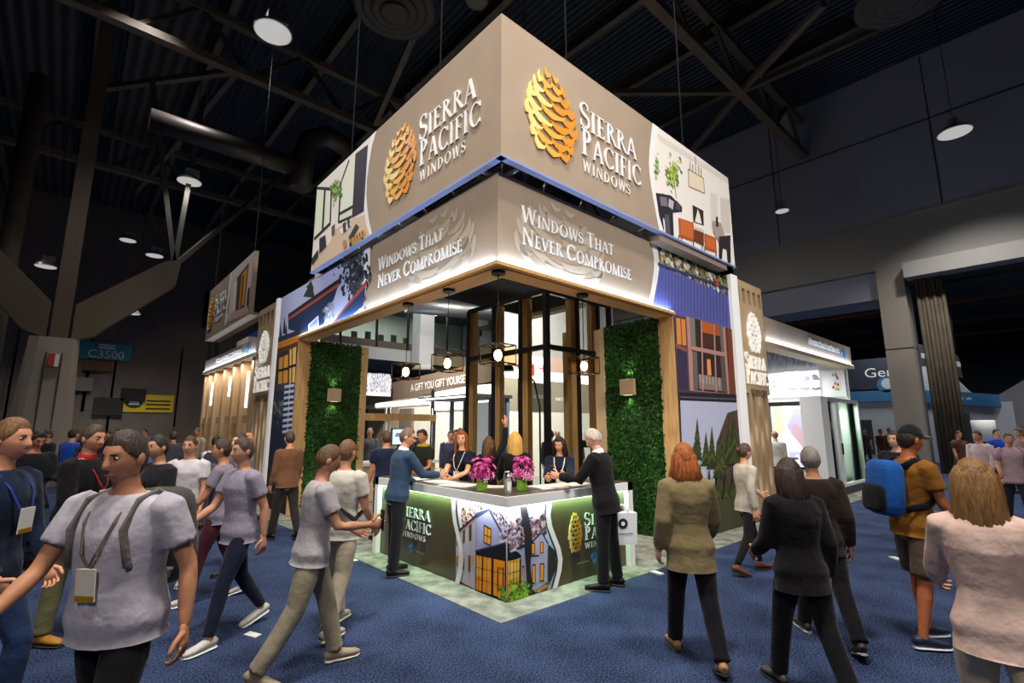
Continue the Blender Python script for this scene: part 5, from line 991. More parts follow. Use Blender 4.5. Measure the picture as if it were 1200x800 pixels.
for x, y in ((28, 2), (28, -4), (34, 0)): light('annex_light', 'AREA', (x, y, 7.6), 210, (.9, .95, 1), (x, y, 0), 2.0, .6)
mb = MB(); mb.lathe([(.3, 0), (.32, .7), (.3, .72)], m_white, 20, (20.0, -2.3, 1.3)); mb.box((19.75, -2.55, .0), (20.25, -2.05, 1.3), m_dark); tag(mb.build('drink_drum'), 'white drum on a dark stand by the folded partition', 'drum')
# paper scraps on the carpet
for k, (px_, py_) in enumerate(((413, 657), (770, 672), (1036, 585), (1050, 655), (296, 744))):
    p = onz(px_, py_); a = k*1.3; mb = MB(); mb.prism([(p.x+.09*cos(a+q)*(1 if q in (0, 3.14) else .8), p.y+.09*sin(a+q), .008+.012*(k % 2)) for q in (.5, 2.6, 3.64, 5.75)], [(p.x+.09*cos(a+q)*(1 if q in (0, 3.14) else .8), p.y+.09*sin(a+q), .003) for q in (.5, 2.6, 3.64, 5.75)], m_paper)
    tag(mb.build('paper_scrap'), ['white card on the carpet left of the counter', 'white card on the carpet right of the man in black', 'white card on the carpet near the sliding door sample', 'white scrap on the carpet left of the man in shorts', 'crumpled white paper on the carpet at left'][k], 'paper')
# ------------------------------------------------------------------ people
def skin(h): return mat('skin_'+h, tuple(min(.8, v*1.25) for v in hexc(h)), .55, spec=.35, var=.06, vscale=30)
def cloth(h, kind='w'): return mat('cloth_'+h+kind, hexc(h), .85, spec=.15, var=.10, vscale=9, bump=.8 if kind == 'w' else .25, bscale=9 if kind == 'w' else 40, sheen=.1)
m_eye = mat('eye_white', (.5, .47, .44), .3); m_iris = mat('iris', (.03, .02, .015), .2); m_lip = mat('lips', hexc('a8604f'), .5)
def dirv(side, a, b): a = rad(a); b = rad(b); return Vector((side*sin(b), cos(b)*sin(a), -cos(b)*cos(a)))
def head_grid(nl=26, no=44):
    """rows of points of a head centred at the origin, face towards +y, 0.235 high"""
    rows = []
    for i in range(nl+1):
        t = pi*i/nl; row = []
        for j in range(no):
            u = j/no*2*pi; ph = u-.42*sin(u)             # denser at the front (ph=0 is +y)
            x = sin(t)*sin(ph); y = sin(t)*cos(ph); z = cos(t)
            X = .076*x; Y = .094*y; Z_ = .118*z
            lo = max(0, -z)
            X *= 1-.30*lo**1.6
            if y > 0: Y *= 1-.10*lo**2
            else: Y *= 1-.42*lo**1.3
            X *= 1-.05*max(0, y)*(1 if z > -.5 else 0)
            if y > .2:
                g = lambda cx, cz, sx, sz: math.exp(-((X-cx)/sx)**2-((Z_-cz)/sz)**2)
                nz = max(0, min(1, (.022-Z_)/.05)) if Z_ > -.030 else max(0, 1-(-.030-Z_)/.012)
                Y += .026*math.exp(-(X/.0125)**2)*nz + .006*g(-.014, -.026, .008, .010)+.006*g(.014, -.026, .008, .010)
                Y -= .011*g(-.032, .012, .017, .013)+.011*g(.032, .012, .017, .013)
                Y += .005*g(-.03, .036, .024, .009)+.005*g(.03, .036, .024, .009)
                Y += .007*g(0, -.056, .022, .006)+.007*g(0, -.067, .019, .006)-.003*g(0, -.0615, .024, .003)
                Y += .009*g(0, -.098, .022, .016)-.003*g(0, -.083, .02, .008)
            row.append(Vector((X, Y, Z_)))
        rows.append(row)
    return rows
HG = head_grid()
def grid_faces(mb, rows, m, keep=None, closed=True):
    n = len(rows[0]); b = len(mb.v); k = mb.mi(m)
    for r in rows: mb.v += [tuple(p) for p in r]
    for i in range(len(rows)-1):
        for j in range(n):
            j2 = (j+1) % n
            if keep and not (keep(i, j) and keep(i, j2) and keep(i+1, j) and keep(i+1, j2)): continue
            mb.f.append([b+i*n+j, b+(i+1)*n+j, b+(i+1)*n+j2, b+i*n+j2]); mb.m.append(k); mb.sm.append(True)
PEND = []
def remesh_flush():
    tmp = []
    for name, mb, vox, fin in PEND:
        me = mb.mesh(name); o = bpy.data.objects.new('tmp_'+name, me); COL.objects.link(o)
        m = o.modifiers.new('r', 'REMESH'); m.mode = 'VOXEL'; m.voxel_size = vox; m.use_smooth_shade = True
        s = o.modifiers.new('s', 'SMOOTH'); s.iterations = 5; s.factor = .5
        tmp.append(o)
    bpy.context.view_layer.update(); dg = bpy.context.evaluated_depsgraph_get()
    for (name, mb, vox, fin), o in zip(PEND, tmp):
        me = bpy.data.meshes.new_from_object(o.evaluated_get(dg)); vs = [tuple(v.co) for v in me.vertices]; fs = [tuple(p.vertices) for p in me.polygons]
        bpy.data.meshes.remove(me); fin(vs, fs)
    for o in tmp: d = o.data; bpy.data.objects.remove(o); bpy.data.meshes.remove(d)
    PEND.clear()
def xf(mb, M): mb.v = [tuple(M @ Vector(v)) for v in mb.v]; return mb
def hand(mb, wrist, d, palm, side, m, curl=35, spread=5):
    """palm and five fingers; d finger direction, palm the palm normal"""
    d = Vector(d).normalized(); palm = (Vector(palm)-d*Vector(palm).dot(d)).normalized(); sd = d.cross(palm).normalized()     # sd towards the thumb side
    sd = sd*side; w = Vector(wrist)
    mb.loft([w-d*.03, w, w+d*.03, w+d*.06, w+d*.092], [(.024, .02), (.027, .019), (.037, .017), (.042, .015), (.040, .012)], m, 10, hint=palm)
    for k, (off, L) in enumerate(((.03, .075), (.0105, .084), (-.0095, .078), (-.029, .060))):
        b = w+d*(.088-.004*abs(k-1))+sd*off; a = 0; pts = [b-d*.012, b]; rr_ = [.0095, .0092]; dd = (d+sd*math.tan(rad(spread*(1.5-k)))).normalized()
        for q, fr in enumerate((.45, .32, .23)):
            a += rad(curl*(.7 if q == 0 else 1)); v = dd*cos(a)+palm*sin(a); b = b+v*L*fr; pts.append(b); rr_.append(.0086-.0012*q)
        mb.loft(pts, rr_, m, 7, hint=sd)
    b = w+d*.03+sd*.034; v1 = (d*.62+sd*.72+palm*.25).normalized(); v2 = (d*.9+sd*.2+palm*.35).normalized()
    mb.loft([b-v1*.02, b, b+v1*.034, b+v1*.034+v2*.03, b+v1*.034+v2*.052], [.014, .0135, .0115, .0105, .007], m, 8, hint=palm)
STD = dict(torso=[(.80, .10, .09), (.86, .155, .112), (.93, .170, .120), (1.02, .152, .108), (1.10, .142, .102), (1.20, .158, .114), (1.30, .174, .122), (1.37, .176, .112), (1.415, .155, .092), (1.45, .095, .07), (1.48, .060, .058)])
def person(label, loc, face, H=1.76, fem=False, skin_='c98d6c', hair=('short', '3a2a1e'), top=('shirt', '35507a', 'long', .86), bottom=('trousers', '16161a'), shoe='15120f', sole=None,
           arms=((4, 6, 20, 2), (4, 6, 20, 2)), legs=((3, 3, 0, 2), (-3, 3, -4, 2)), lean=2, head=(0, 0), wide=1.0, lod=0, extra=(), curl=(35, 35), palm=None, under=None, group=None, twist=0):
    """arms/legs: (forward pitch, outward) of the upper and the lower segment, left then right; face: heading in degrees"""
    t = thing('person', label, 'person', (loc[0], loc[1], loc[2] if len(loc) > 2 else 0), rad(face-90), group)
    s = H/1.76; vox = (.013, .022, 0)[lod]; sk = skin(skin_); seg = (12, 10, 8)[lod]
    sh_w = (.158 if fem else .178)*wide*s; hip_w = .088*s
    # legs first, then the pelvis height that puts the lower foot on the ground
    L1, L2, A1, A2 = .425*s, .415*s, .295*s, .255*s
    kn = []; an = []
    for sd, (a, b, a2, b2) in zip((-1, 1), legs):
        h = Vector((sd*hip_w, 0, 0)); k = h+dirv(sd, a, b)*L1; kn.append(k); an.append(k+dirv(sd, a2, b2)*L2)
    hz = .088*s-min(v.z for v in an); base_ = Vector((0, 0, hz))
    cy = sum(v.y for v in an)/2*.6; base_.y -= cy
    kn = [v+base_ for v in kn]; an = [v+base_ for v in an]; hips = [Vector((sd*hip_w, 0, 0))+base_ for sd in (-1, 1)]
    RL = Matrix.Rotation(-rad(lean), 4, 'X') @ Matrix.Rotation(rad(twist), 4, 'Z')
    def tor(x, y, z): return RL @ Vector((x*s, y*s, (z-.93)*s)) + base_
    shl = [RL @ Vector((sd*sh_w, -.005*s, .475*s))+base_ for sd in (-1, 1)]; elb = []; wri = []
    R3 = Matrix.Rotation(rad(twist), 3, 'Z')
    for i, sd in enumerate((-1, 1)):
        a, b, a2, b2 = arms[i]; e = shl[i]+R3 @ dirv(sd, a, b)*A1; elb.append(e); wri.append(e+R3 @ dirv(sd, a2, b2)*A2)
    wx = (.93 if fem else 1.0)*wide
    def torso_rings(grow, z0, z1):
        P_, R_ = [], []
        ring = STD['torso']
        zs = sorted(set([z0]+[r[0] for r in ring if z0 < r[0] < z1]+[z1]))
        for z in zs:
            for q in range(len(ring)-1):
                if ring[q][0] <= z <= ring[q+1][0]: break
            f = (z-ring[q][0])/(ring[q+1][0]-ring[q][0]); f = min(1, max(0, f)); rx = ring[q][1]+(ring[q+1][1]-ring[q][1])*f; ry = ring[q][2]+(ring[q+1][2]-ring[q][2])*f
            if fem: rx *= 1-.10*math.exp(-((z-1.09)/.09)**2)+.03*math.exp(-((z-.92)/.1)**2); ry *= 1+.10*math.exp(-((z-1.28)/.07)**2)
            ry *= 1+(wide-1)*1.6*math.exp(-((z-1.08)/.16)**2)
            fl = .012*min(1, max(0, (1.04-z)/.14))*(1 if grow > .012 else 0); P_.append(tor(0, -.012 if z > 1.3 else 0, z)); R_.append((rx*s*wx+grow+fl, ry*s+grow+fl))
        return P_, R_
    fwd = tuple(RL @ Vector((0, 1, 0)))
    # ---- body: torso, limbs and neck fused, head and hands grown on
    hd_c = tor(0, .012, 1.625); nk = [tor(0, -.012, 1.43), tor(0, -.008, 1.50), hd_c+Vector((0, -.012, -.055))*s]
    src = MB(); a_, r_ = torso_rings(-.007, .80, 1.48); src.loft(a_, r_, sk, 16, hint=fwd)
    src.loft(nk, [(.062*s, .062*s), (.054*s, .056*s), (.050*s, .056*s)], sk, 12, hint=fwd)
    for i in (0, 1):
        src.loft([shl[i]+Vector(((-1, 1)[i]*-.03, 0, .0)), shl[i], (shl[i]*.55+elb[i]*.45), elb[i], elb[i]*.65+wri[i]*.35, wri[i]], [.05*s, .055*s, .047*s, .039*s, .041*s, .026*s], sk, 10)
        src.loft([hips[i]+Vector((0, 0, .04)), hips[i]*.6+kn[i]*.4, kn[i], kn[i]*.7+an[i]*.3, an[i]*.92+kn[i]*.08, an[i]-Vector((0, 0, .03*s))], [.088*s, .078*s, .054*s, .055*s, .036*s, .038*s], sk, 10, hint=(1, 0, 0))
    HM = Matrix.Translation(hd_c) @ RL @ Matrix.Rotation(rad(head[0]), 4, 'Z') @ Matrix.Rotation(rad(-head[1]), 4, 'X') @ Matrix.Scale(s*(1.0 if not fem else .96), 4)
    ext = MB(); ext.mi(sk); hb = MB(); grid_faces(hb, HG if lod < 2 else HG[::2]+[], sk)
    for sx in (-1, 1):
        hb.ball((sx*.076, -.006, -.004), (.012, .024, .032), sk, 8, 6); hb.ball((sx*.031, .0755, .012), (.0115, .0105, .0075), m_eye, 8, 6); hb.ball((sx*.031, .0830, .012), (.006, .004, .006), m_iris, 8, 5)
        hb.box((sx*.031-.016, .083, .028), (sx*.031+.016, .0915, .033), mat('brow_'+hair[1], hexc(hair[1]), .8))
    hb.loft([(-.022, .083, -.0615), (0, .0945, -.0600), (.022, .083, -.0615)], [(.003, .002), (.008, .004), (.003, .002)], m_lip, 6, hint=(0, 0, 1))
    xf(hb, HM)
    for i, sd in enumerate((-1, 1)):
        d = (wri[i]-elb[i]).normalized(); pv = palm[i] if palm and palm[i] else Vector((-sd, .25, 0))
        if lod < 2: hand(ext, wri[i], d, pv, sd, sk, curl[i])
        else: ext.ball(tuple(wri[i]+d*.07*s), (.035*s, .03*s, .06*s), sk, 8, 6)
    def fin_body(vs, fs):
        mb = MB(); mb.raw(vs, fs, sk, True)
        for q in (hb, ext):
            b = len(mb.v); mb.v += q.v; mm = [mb.mi(x) for x in q.mats]
            for f, k, g in zip(q.f, q.m, q.sm): mb.f.append([b+x for x in f]); mb.m.append(mm[k]); mb.sm.append(g)
        mb.build('body', t, True)
    def emit(name, mb, v=None):
        if lod == 2: mb.build(name, t, True); return
        m = mb.mats[0]
        def fin(vs, fs, name=name, m=m): q = MB(); q.raw(vs, fs, m, True); q.build(name, t, True)
        PEND.append((name, mb, v or vox, fin))
    if lod == 2: fin_body(src.v, src.f)
    else: PEND.append(('body', src, vox*1.15, fin_body))
    # ---- bottoms
    bm_ = cloth(bottom[1]); mb = MB(); kind = bottom[0]
    a_, r_ = torso_rings(.0119, .82, 1.03); mb.loft(a_, r_, bm_, 16, hint=fwd)
    for i in (0, 1):
        if kind == 'trousers': mb.loft([hips[i]+Vector((0, 0, .05)), hips[i]*.6+kn[i]*.4, kn[i]*.9+hips[i]*.1, kn[i]*.6+an[i]*.4, an[i]*.88+kn[i]*.12, an[i]+Vector((0, 0, .005))], [.078*s, .094*s, .076*s, .070*s, .065*s, .068*s], bm_, 12, hint=(1, 0, 0))
        elif kind == 'slim': mb.loft([hips[i]+Vector((0, 0, .05)), hips[i]*.6+kn[i]*.4, kn[i], kn[i]*.7+an[i]*.3, an[i]+Vector((0, 0, .02))], [.078*s, .088*s, .064*s, .064*s, .048*s], bm_, 12, hint=(1, 0, 0))
        else: mb.loft([hips[i]+Vector((0, 0, .05)), hips[i]*.6+kn[i]*.4, kn[i]*.92+hips[i]*.08], [.08*s, .102*s, .098*s], bm_, 12, hint=(1, 0, 0))
    emit({'trousers': 'trousers', 'slim': 'trousers', 'shorts': 'shorts'}[kind], mb)
    # ---- top
    tm = cloth(top[1]); mb = MB(); g = {'shirt': .014, 'jacket': .026, 'coat': .032, 'sweater': .018}[top[0]]; hem = top[3]
    zc = 1.462 if top[0] != 'jacket' else 1.455
    a_, r_ = torso_rings(g, max(.86, hem), zc)
    rb = r_[0]; a_ = [tor(0, 0, hem-.06)]+([tor(0, 0, hem)] if hem < .86 else [])+a_; r_ = [(rb[0]+.012, rb[1]+.012)]*(2 if hem < .86 else 1)+r_
    mb.loft(a_, r_, tm, 18, hint=fwd)
    for i in (0, 1):
        o_ = Vector(((-1, 1)[i]*-.04, 0, .005)); gg = g*.75
        if top[2] == 'long': mb.loft([shl[i]+o_, shl[i], shl[i]*.55+elb[i]*.45, elb[i], elb[i]*.5+wri[i]*.5, wri[i]*.95+elb[i]*.05], [.056*s+gg, .060*s+gg, .052*s+gg, .046*s+gg, .042*s+gg, .034*s+gg*.8], tm, 12)
        elif top[2] == 'short': mb.loft([shl[i]+o_, shl[i], shl[i]*.38+elb[i]*.62], [.056*s+gg, .061*s+gg, .060*s+gg], tm, 12)
        elif top[2] == 'roll': mb.loft([shl[i]+o_, shl[i], shl[i]*.5+elb[i]*.5, elb[i]*.8+wri[i]*.2], [.056*s+gg, .060*s+gg, .053*s+gg, .05*s+gg], tm, 12)
    hp = tor(0, 0, hem); hn = (RL @ Vector((0, 0, 1))-RL @ Vector((0, 0, 0))).normalized()
    def near_arm(v):
        for i in (0, 1):
            for p, q in ((shl[i], elb[i]), (elb[i], wri[i])):
                ab = q-p; f_ = max(0, min(1, (v-p).dot(ab)/ab.length_squared))
                if (v-p-ab*f_).length < .085*s: return True
        return False
    def fin_top(vs, fs, name=top[0]):
        V = [Vector(v) for v in vs]; dn = [(v-hp).dot(hn) for v in V]; low = [d < 0 and not near_arm(v) for v, d in zip(V, dn)]
        V = [v-hn*d if l and d > -.05 else v for v, d, l in zip(V, dn, low)]
        q = MB(); q.raw(V, [f for f in fs if not all(low[i] for i in f)], tm, True); q.build(name, t, True)
    if lod == 2: mb.build(top[0], t, True)
    else: PEND.append((top[0], mb, vox, fin_top))
    if top[0] in ('jacket', 'shirt', 'coat', 'sweater') and under:
        mb = MB(); um = cloth(under); mb.loft([tor(0, -.012, 1.44), tor(0, -.010, 1.472), tor(0, -.006, 1.498)], [(.082*s, .078*s), (.066*s, .068*s), (.062*s, .066*s)], um, 14, hint=fwd); mb.build('collar', t, True)
    # ---- shoes
    shm = mat('shoe_'+shoe, hexc(shoe), .5, spec=.4); sm_ = pm(sole) if sole else mat('sole_dark', (.02, .018, .016), .7)
    for i in (0, 1):
        v = kn[i]-an[i]; pit = rad((legs[i][2])*.6) if an[i].z > .12*s else 0; f = Vector((0, cos(pit), sin(pit) if pit > 0 else sin(pit))); hv = an[i].copy(); out = (-1, 1)[i]*.12; f = (f+Vector((out, 0, 0))).normalized()
        z0 = hv.z-.088*s
        P0 = [hv+f*(q*s) for q in (-.075, -.05, .0, .06, .12, .175, .20)]; hh = [.045, .075, .085, .062, .046, .036, .022]; ww = [.022, .034, .037, .043, .047, .040, .02]
        mb = MB(); mb.loft([Vector((p.x, p.y, p.z-.088*s+.020*s+h*s*.5)) for p, h in zip(P0, hh)], [(w_*s, h*s*.52) for w_, h in zip(ww, hh)], shm, 10, hint=(0, 0, 1)); so = mb.build('shoe', t, True)
        mb = MB(); mb.loft([Vector((p.x, p.y, p.z-.088*s+.012*s)) for p in P0], [(w_*s*1.06+.002, .011*s) for w_ in ww], sm_, 10, hint=(0, 0, 1), smooth=False); mb.build('sole', so, True)
    # ---- hair
    hk, hc = hair[0], hair[1]; hm = mat('hair_'+hc, hexc(hc), .55, var=.25, vscale=60, stretch=(1, 1, .15), bump=.5, bscale=90); mb = MB(); n = len(HG[0]); rn = random.Random(label)
    if hk != 'bald':
        def hl(j):                                         # hairline height around the head
            u = j/n*2*pi; ph = abs(((u-.42*sin(u)+pi) % (2*pi))-pi); q = ph/pi
            front = .078 if hk != 'fringe' else .05
            if hk == 'ring': front = .2
            return front+(-.075-front)*min(1, max(0, (q-.20)/.55))**.8 if q > .2 else front
        th = {'short': .010, 'ring': .006, 'fringe': .014, 'long': .016, 'bun': .012, 'curly': .026, 'tail': .012}[hk]
        rows = []
        for i, r in enumerate(HG[:20]):
            rows.append([p*(1+(th*(1+.25*rn.random()))*max(0, min(1, (p.z-hl(j)+.012)/.03))/.1) if p.z > hl(j)-.012 else p*.97 for j, p in enumerate(r)])
        top_z = .062 if hk == 'ring' else 9
        grid_faces(mb, rows, hm, keep=lambda i, j: HG[i][j].z > hl(j)-.014 and HG[i][j].z < top_z)
        if hk in ('long', 'curly'):
            Ln = hair[2] if len(hair) > 2 else .36
            for k in range(30):
                a = rad(100+160*k/29*1.0+rn.uniform(-4, 4)) if True else 0; a = rad(62+236*k/29); x, y = .082*sin(a), .088*cos(a)
                if y > .03: x *= 1.02
                cu = hk == 'curly'; wv = (.035 if cu else .012)*rn.uniform(-1, 1); L = Ln*rn.uniform(.82, 1.05)
                mb.loft([(x*.75, y*.75, .085), (x*1.04, y*1.05, .03), (x*1.14, y*1.12-.005, -.07), (x*1.18+wv, y*1.1-.02, -.07-L*.5), (x*1.05-wv, y*1.05-.02, -.07-L)], [.014, .024 if cu else .021, .03 if cu else .022, .027 if cu else .020, .006], hm, 6, hint=(0, 1, .1))
        if hk == 'bun': mb.ball((0, -.115, .03), (.038, .035, .038), hm, 10, 8)
        if hk == 'tail': mb.loft([(0, -.095, .03), (0, -.135, .0), (0, -.14, -.1), (0, -.12, -.2)], [.02, .028, .026, .008], hm, 8)
        xf(mb, HM); mb.build('hair', t, True)
    # ---- extras
    for e in extra:
        k = e[0]; mb = MB()
        if k == 'lanyard':
            lm = pm(e[1]); zb = e[3] if len(e) > 3 else 1.13
            for sx in (-1, 1): mb.loft([tor(sx*.062, -.055, 1.475), tor(sx*.078, .06, 1.44), tor(sx*.072, .125, 1.36), tor(sx*.035, .152+g, 1.24), tor(0, .150+g, zb+.06)], [(.007, .002)]*5, lm, 4, hint=fwd, smooth=False)
            ly = mb.build('lanyard', t, True); q = MB(); y0 = .152+g
            q.raw([tuple(tor(x, y0+y, zb+z)) for y in (0, .006) for x, z in ((-.045, -.075), (.045, -.075), (.045, .06), (-.045, .06))], [(0, 1, 2, 3), (7, 6, 5, 4), (0, 4, 5, 1), (1, 5, 6, 2), (2, 6, 7, 3), (3, 7, 4, 0)], pm(e[2])); q.raw([tuple(tor(x, y0+.0075, zb+z)) for x, z in ((-.045, -.075), (.045, -.075), (.045, -.05), (-.045, -.05))], [(3, 2, 1, 0), (0, 1, 2, 3)], pm('d8b020')); q.build('badge', ly, True)
        elif k == 'backpack':
            bmt = cloth(e[1], 'n'); b2 = cloth(e[2], 'n'); g2 = g
            def rp_(cx, cy, cz, rx, ry, rz, m, q):
                vs = []; fs = []; N, K = 16, 10
                for i in range(K+1):
                    t_ = -pi/2+pi*i/K; 
                    for j in range(N):
                        u = 2*pi*j/N; se = lambda v: math.copysign(abs(v)**.45, v)
                        vs.append(tuple(tor(cx+rx*se(cos(t_))*se(cos(u)), cy+ry*se(cos(t_))*se(sin(u)), cz+rz*se(sin(t_)))))
                for i in range(K):
                    for j in range(N): fs.append((i*N+j, i*N+(j+1) % N, (i+1)*N+(j+1) % N, (i+1)*N+j))
                q.raw(vs, fs, m, True)
            rp_(0, -.215-g2, 1.21, .15, .085, .23, bmt, mb); bp = mb.build('backpack', t, True)
            q = MB(); rp_(0, -.31-g2, 1.12, .115, .035, .11, b2, q); q.build('pocket', bp, True)
            for sx in (-1, 1):
                q = MB(); q.loft([tor(sx*.10, -.14-g2, 1.39), tor(sx*.118, -.05, 1.445+g2*.6), tor(sx*.125, .06, 1.42+g2), tor(sx*.125, .115+g2, 1.33), tor(sx*.14, .10+g2, 1.19), tor(sx*.17, -.02, 1.10), tor(sx*.12, -.14-g2, 1.05)], [(.028, .007)]*7, b2, 6, hint=(1, 0, .2)); q.build('strap', bp, True)
        elif k == 'sling':
            q = MB(); cm = cloth(e[1], 'n'); q.loft([tor(-.10, -.14-g, 1.38), tor(-.11, -.03, 1.47+g*.6), tor(-.06, .10+g, 1.40), tor(.04, .15+g, 1.25), tor(.15, .11+g, 1.08), tor(.18, -.05, 1.02), tor(.05, -.14-g, 1.15), tor(-.10, -.14-g, 1.38)], [(.026, .006)]*8, cm, 6, hint=(1, .3, .2)); q.build('strap', t, True)
        elif k == 'cap':
            cm = cloth(e[1], 'n')
            rows = [[p*1.17 for p in r] for r in HG[:11]]; grid_faces(mb, rows, cm); xf(mb, HM); cp = mb.build('cap', t, True)
            q = MB(); q.loft([(0, .07, .047), (0, .11, .05), (0, .15, .046), (0, .178, .038)], [(.085, .006), (.08, .005), (.066, .004), (.03, .003)], cloth(e[2], 'n'), 12, hint=(0, 0, 1)); xf(q, HM); q.build('visor', cp, True)
        elif k == 'glasses':
            for sx in (-1, 1):
                for a in range(12): u0, u1 = 2*pi*a/12, 2*pi*(a+1)/12; mb.tube((sx*.032+.022*cos(u0), .098, .010+.015*sin(u0)), (sx*.032+.022*cos(u1), .098, .010+.015*sin(u1)), .0018, m_black, 4)
                mb.tube((sx*.054, .097, .013), (sx*.080, -.01, .014), .0018, m_black, 4)
            mb.tube((-.01, .099, .012), (.01, .099, .012), .0018, m_black, 4); xf(mb, HM); mb.build('glasses', t, True)
        elif k == 'beard':
            rows = [[p*1.035 for p in r] for r in HG]; grid_faces(mb, rows, mat('beard_'+e[1], hexc(e[1]), .8, bump=.5, bscale=120), keep=lambda i, j: HG[i][j].z < -.045 and HG[i][j].y > .0 and not (abs(HG[i][j].x) < .022 and -.075 < HG[i][j].z < -.05)); xf(mb, HM); mb.build('beard', t, True)
        elif k == 'phone':
            i = e[1]; d = (wri[i]-elb[i]).normalized(); c = wri[i]+d*.10+Vector((0, .0, .03)); mb.box(c-Vector((.038, .005, .075)), c+Vector((.038, .005, .075)), m_black); p = mb.build('phone', None, True); p.parent = t
        elif k == 'scarf':
            mb.loft([tor(.09*cos(a), .085*sin(a)-.01, 1.47) for a in [2*pi*q/10 for q in range(11)]], [.026]*11, cloth(e[1], 'n'), 8, hint=(0, 0, 1)); mb.build('scarf', t, True)
        elif k == 'pin':
            mb.raw([tuple(tor(x, .112+g, z)) for x, z in ((.06, 1.325), (.12, 1.325), (.12, 1.345), (.06, 1.345))]+[tuple(tor(x, .106+g, z)) for x, z in ((.06, 1.325), (.12, 1.325), (.12, 1.345), (.06, 1.345))], [(0, 1, 2, 3), (0, 3, 2, 1), (4, 5, 6, 7)], mat('brass_pin', hexc('d8b060'), .3, .8)); mb.build('name_pin', t, True)
        elif k == 'lapel':
            for sx in (-1, 1): mb.raw([tuple(tor(sx*x, y+g, z)) for x, y, z in ((.03, .085, 1.44), (.075, .10, 1.40), (.06, .125, 1.30), (.012, .132, 1.18), (.02, .118, 1.32))], [(0, 1, 2, 3, 4), (4, 3, 2, 1, 0)], cloth(e[1]))
            mb.build('lapel', t, True)
    return t
def walk(k=1.0): return ((24*k, 2, 14*k, 2), (-16*k, 2, -38*k, 2))
ST = ((3, 4, 0, 3), (-2, 4, -4, 3))
HANG = (6, 7, 16, 3)
# at the counter
m1 = person('man in blue sweater and glasses leaning at the left counter', (-.37, 1.52), -8, 1.80, skin_='c08a70', hair=('short', '6b5540'), top=('sweater', '31465f', 'long', .86), under='d8dde4', bottom=('trousers', '17171a'), shoe='14110f', arms=((18, 8, 58, -6), (38, 6, 86, -10)), legs=((4, 4, 0, 2), (-3, 3, -6, 2)), lean=8, head=(-30, 6), extra=(('glasses',),))
m2 = person('grey-haired man in black suit reading at the right counter', (1.17, -.60), 112, 1.80, skin_='c99880', hair=('short', 'b9b2a4'), top=('jacket', '141315', 'long', .80), under='e4e0dc', bottom=('trousers', '131315'), shoe='0e0d0d', arms=((36, 6, 96, -8), (-10, 14, -2, 8)), legs=((2, 4, 0, 3), (-4, 3, -6, 2)), lean=9, head=(12, 28), extra=(('lapel', '141315'),))
w1 = person('red-haired woman in navy polo standing behind the left counter', (.82, 1.74), 205, 1.75, True, 'd8a080', ('long', '8a4a22', .34), ('shirt', '141a2c', 'short', .86), ('trousers', '15161c'), arms=((34, 2, 74, -24), (34, 2, 74, -24)), head=(22, 2), extra=(('lanyard', 'c8c4bc', 'e8e6e0', 1.12), ('pin',)))
w3 = person('blonde woman in black with her back turned behind the flowers', (1.18, .98), 58, 1.73, True, 'd8a888', ('long', 'c9a04c', .42), ('shirt', '121114', 'long', .84), ('trousers', '141416'), arms=((30, 8, 70, -6), HANG))
w2 = person('brown-haired woman raising her right hand behind the counter', (1.20, 1.62), 30, 1.66, True, 'c98d6c', ('long', '5a3c22', .3), ('shirt', '16161c', 'long', .84), ('trousers', '141416'), arms=(HANG, (150, 12, 172, 2)), curl=(35, 8), head=(10, 0))
w4 = person('dark-haired woman in navy top behind the right counter', (1.76, .66), 215, 1.67, True, 'c88f70', ('long', '1c1512', .22), ('shirt', '161c30', 'roll', .84), ('trousers', '15161c'), arms=((40, 6, 96, -14), (36, 4, 92, -10)), head=(-10, 8), lean=6, extra=(('pin',), ('lanyard', 'd8d4cc', 'e8e6e0', 1.12)))
t = thing('tote_bag', 'white paper tote bag with dark round logo hanging beside the man in black', 'bag', (1.50, -.56, .42), rad(-32))
mbag = mat('white_paper_bag', (.78, .8, .82), .6)
mb = MB(); mb.prism([(-.15, -.06, 0), (.15, -.06, 0), (.15, .06, 0), (-.15, .06, 0)][::-1], [(-.16, -.07, .36), (.16, -.07, .36), (.16, .07, .36), (-.16, .07, .36)][::-1], mbag); bg_ = mb.build('bag_body', t, True)
mb = MB(); mb.poly([(-.02+.06*cos(a*pi/8), -.0715, .24+.06*sin(a*pi/8)) for a in range(16)], pm('1c2430')); mb.poly([(-.02+.025*cos(a*pi/8), -.0725, .24+.025*sin(a*pi/8)) for a in range(16)], pm('e8eaec')); mb.build('logo_mark', bg_, True)
mb = MB(); mb.poly([(-.1, -.071, .12), (.1, -.071, .12), (.1, -.071, .135), (-.1, -.071, .135)], pm('8a98a8')); mb.build('caption_line', bg_, True)
for y in (-.06, .06): mb = MB(); mb.loft([(-.07, y, .34), (-.05, y*.6, .41), (0, 0, .45), (.05, y*.6, .41), (.07, y, .34)], [(.012, .003)]*5, mbag, 6); mb.build('handle', t, True)
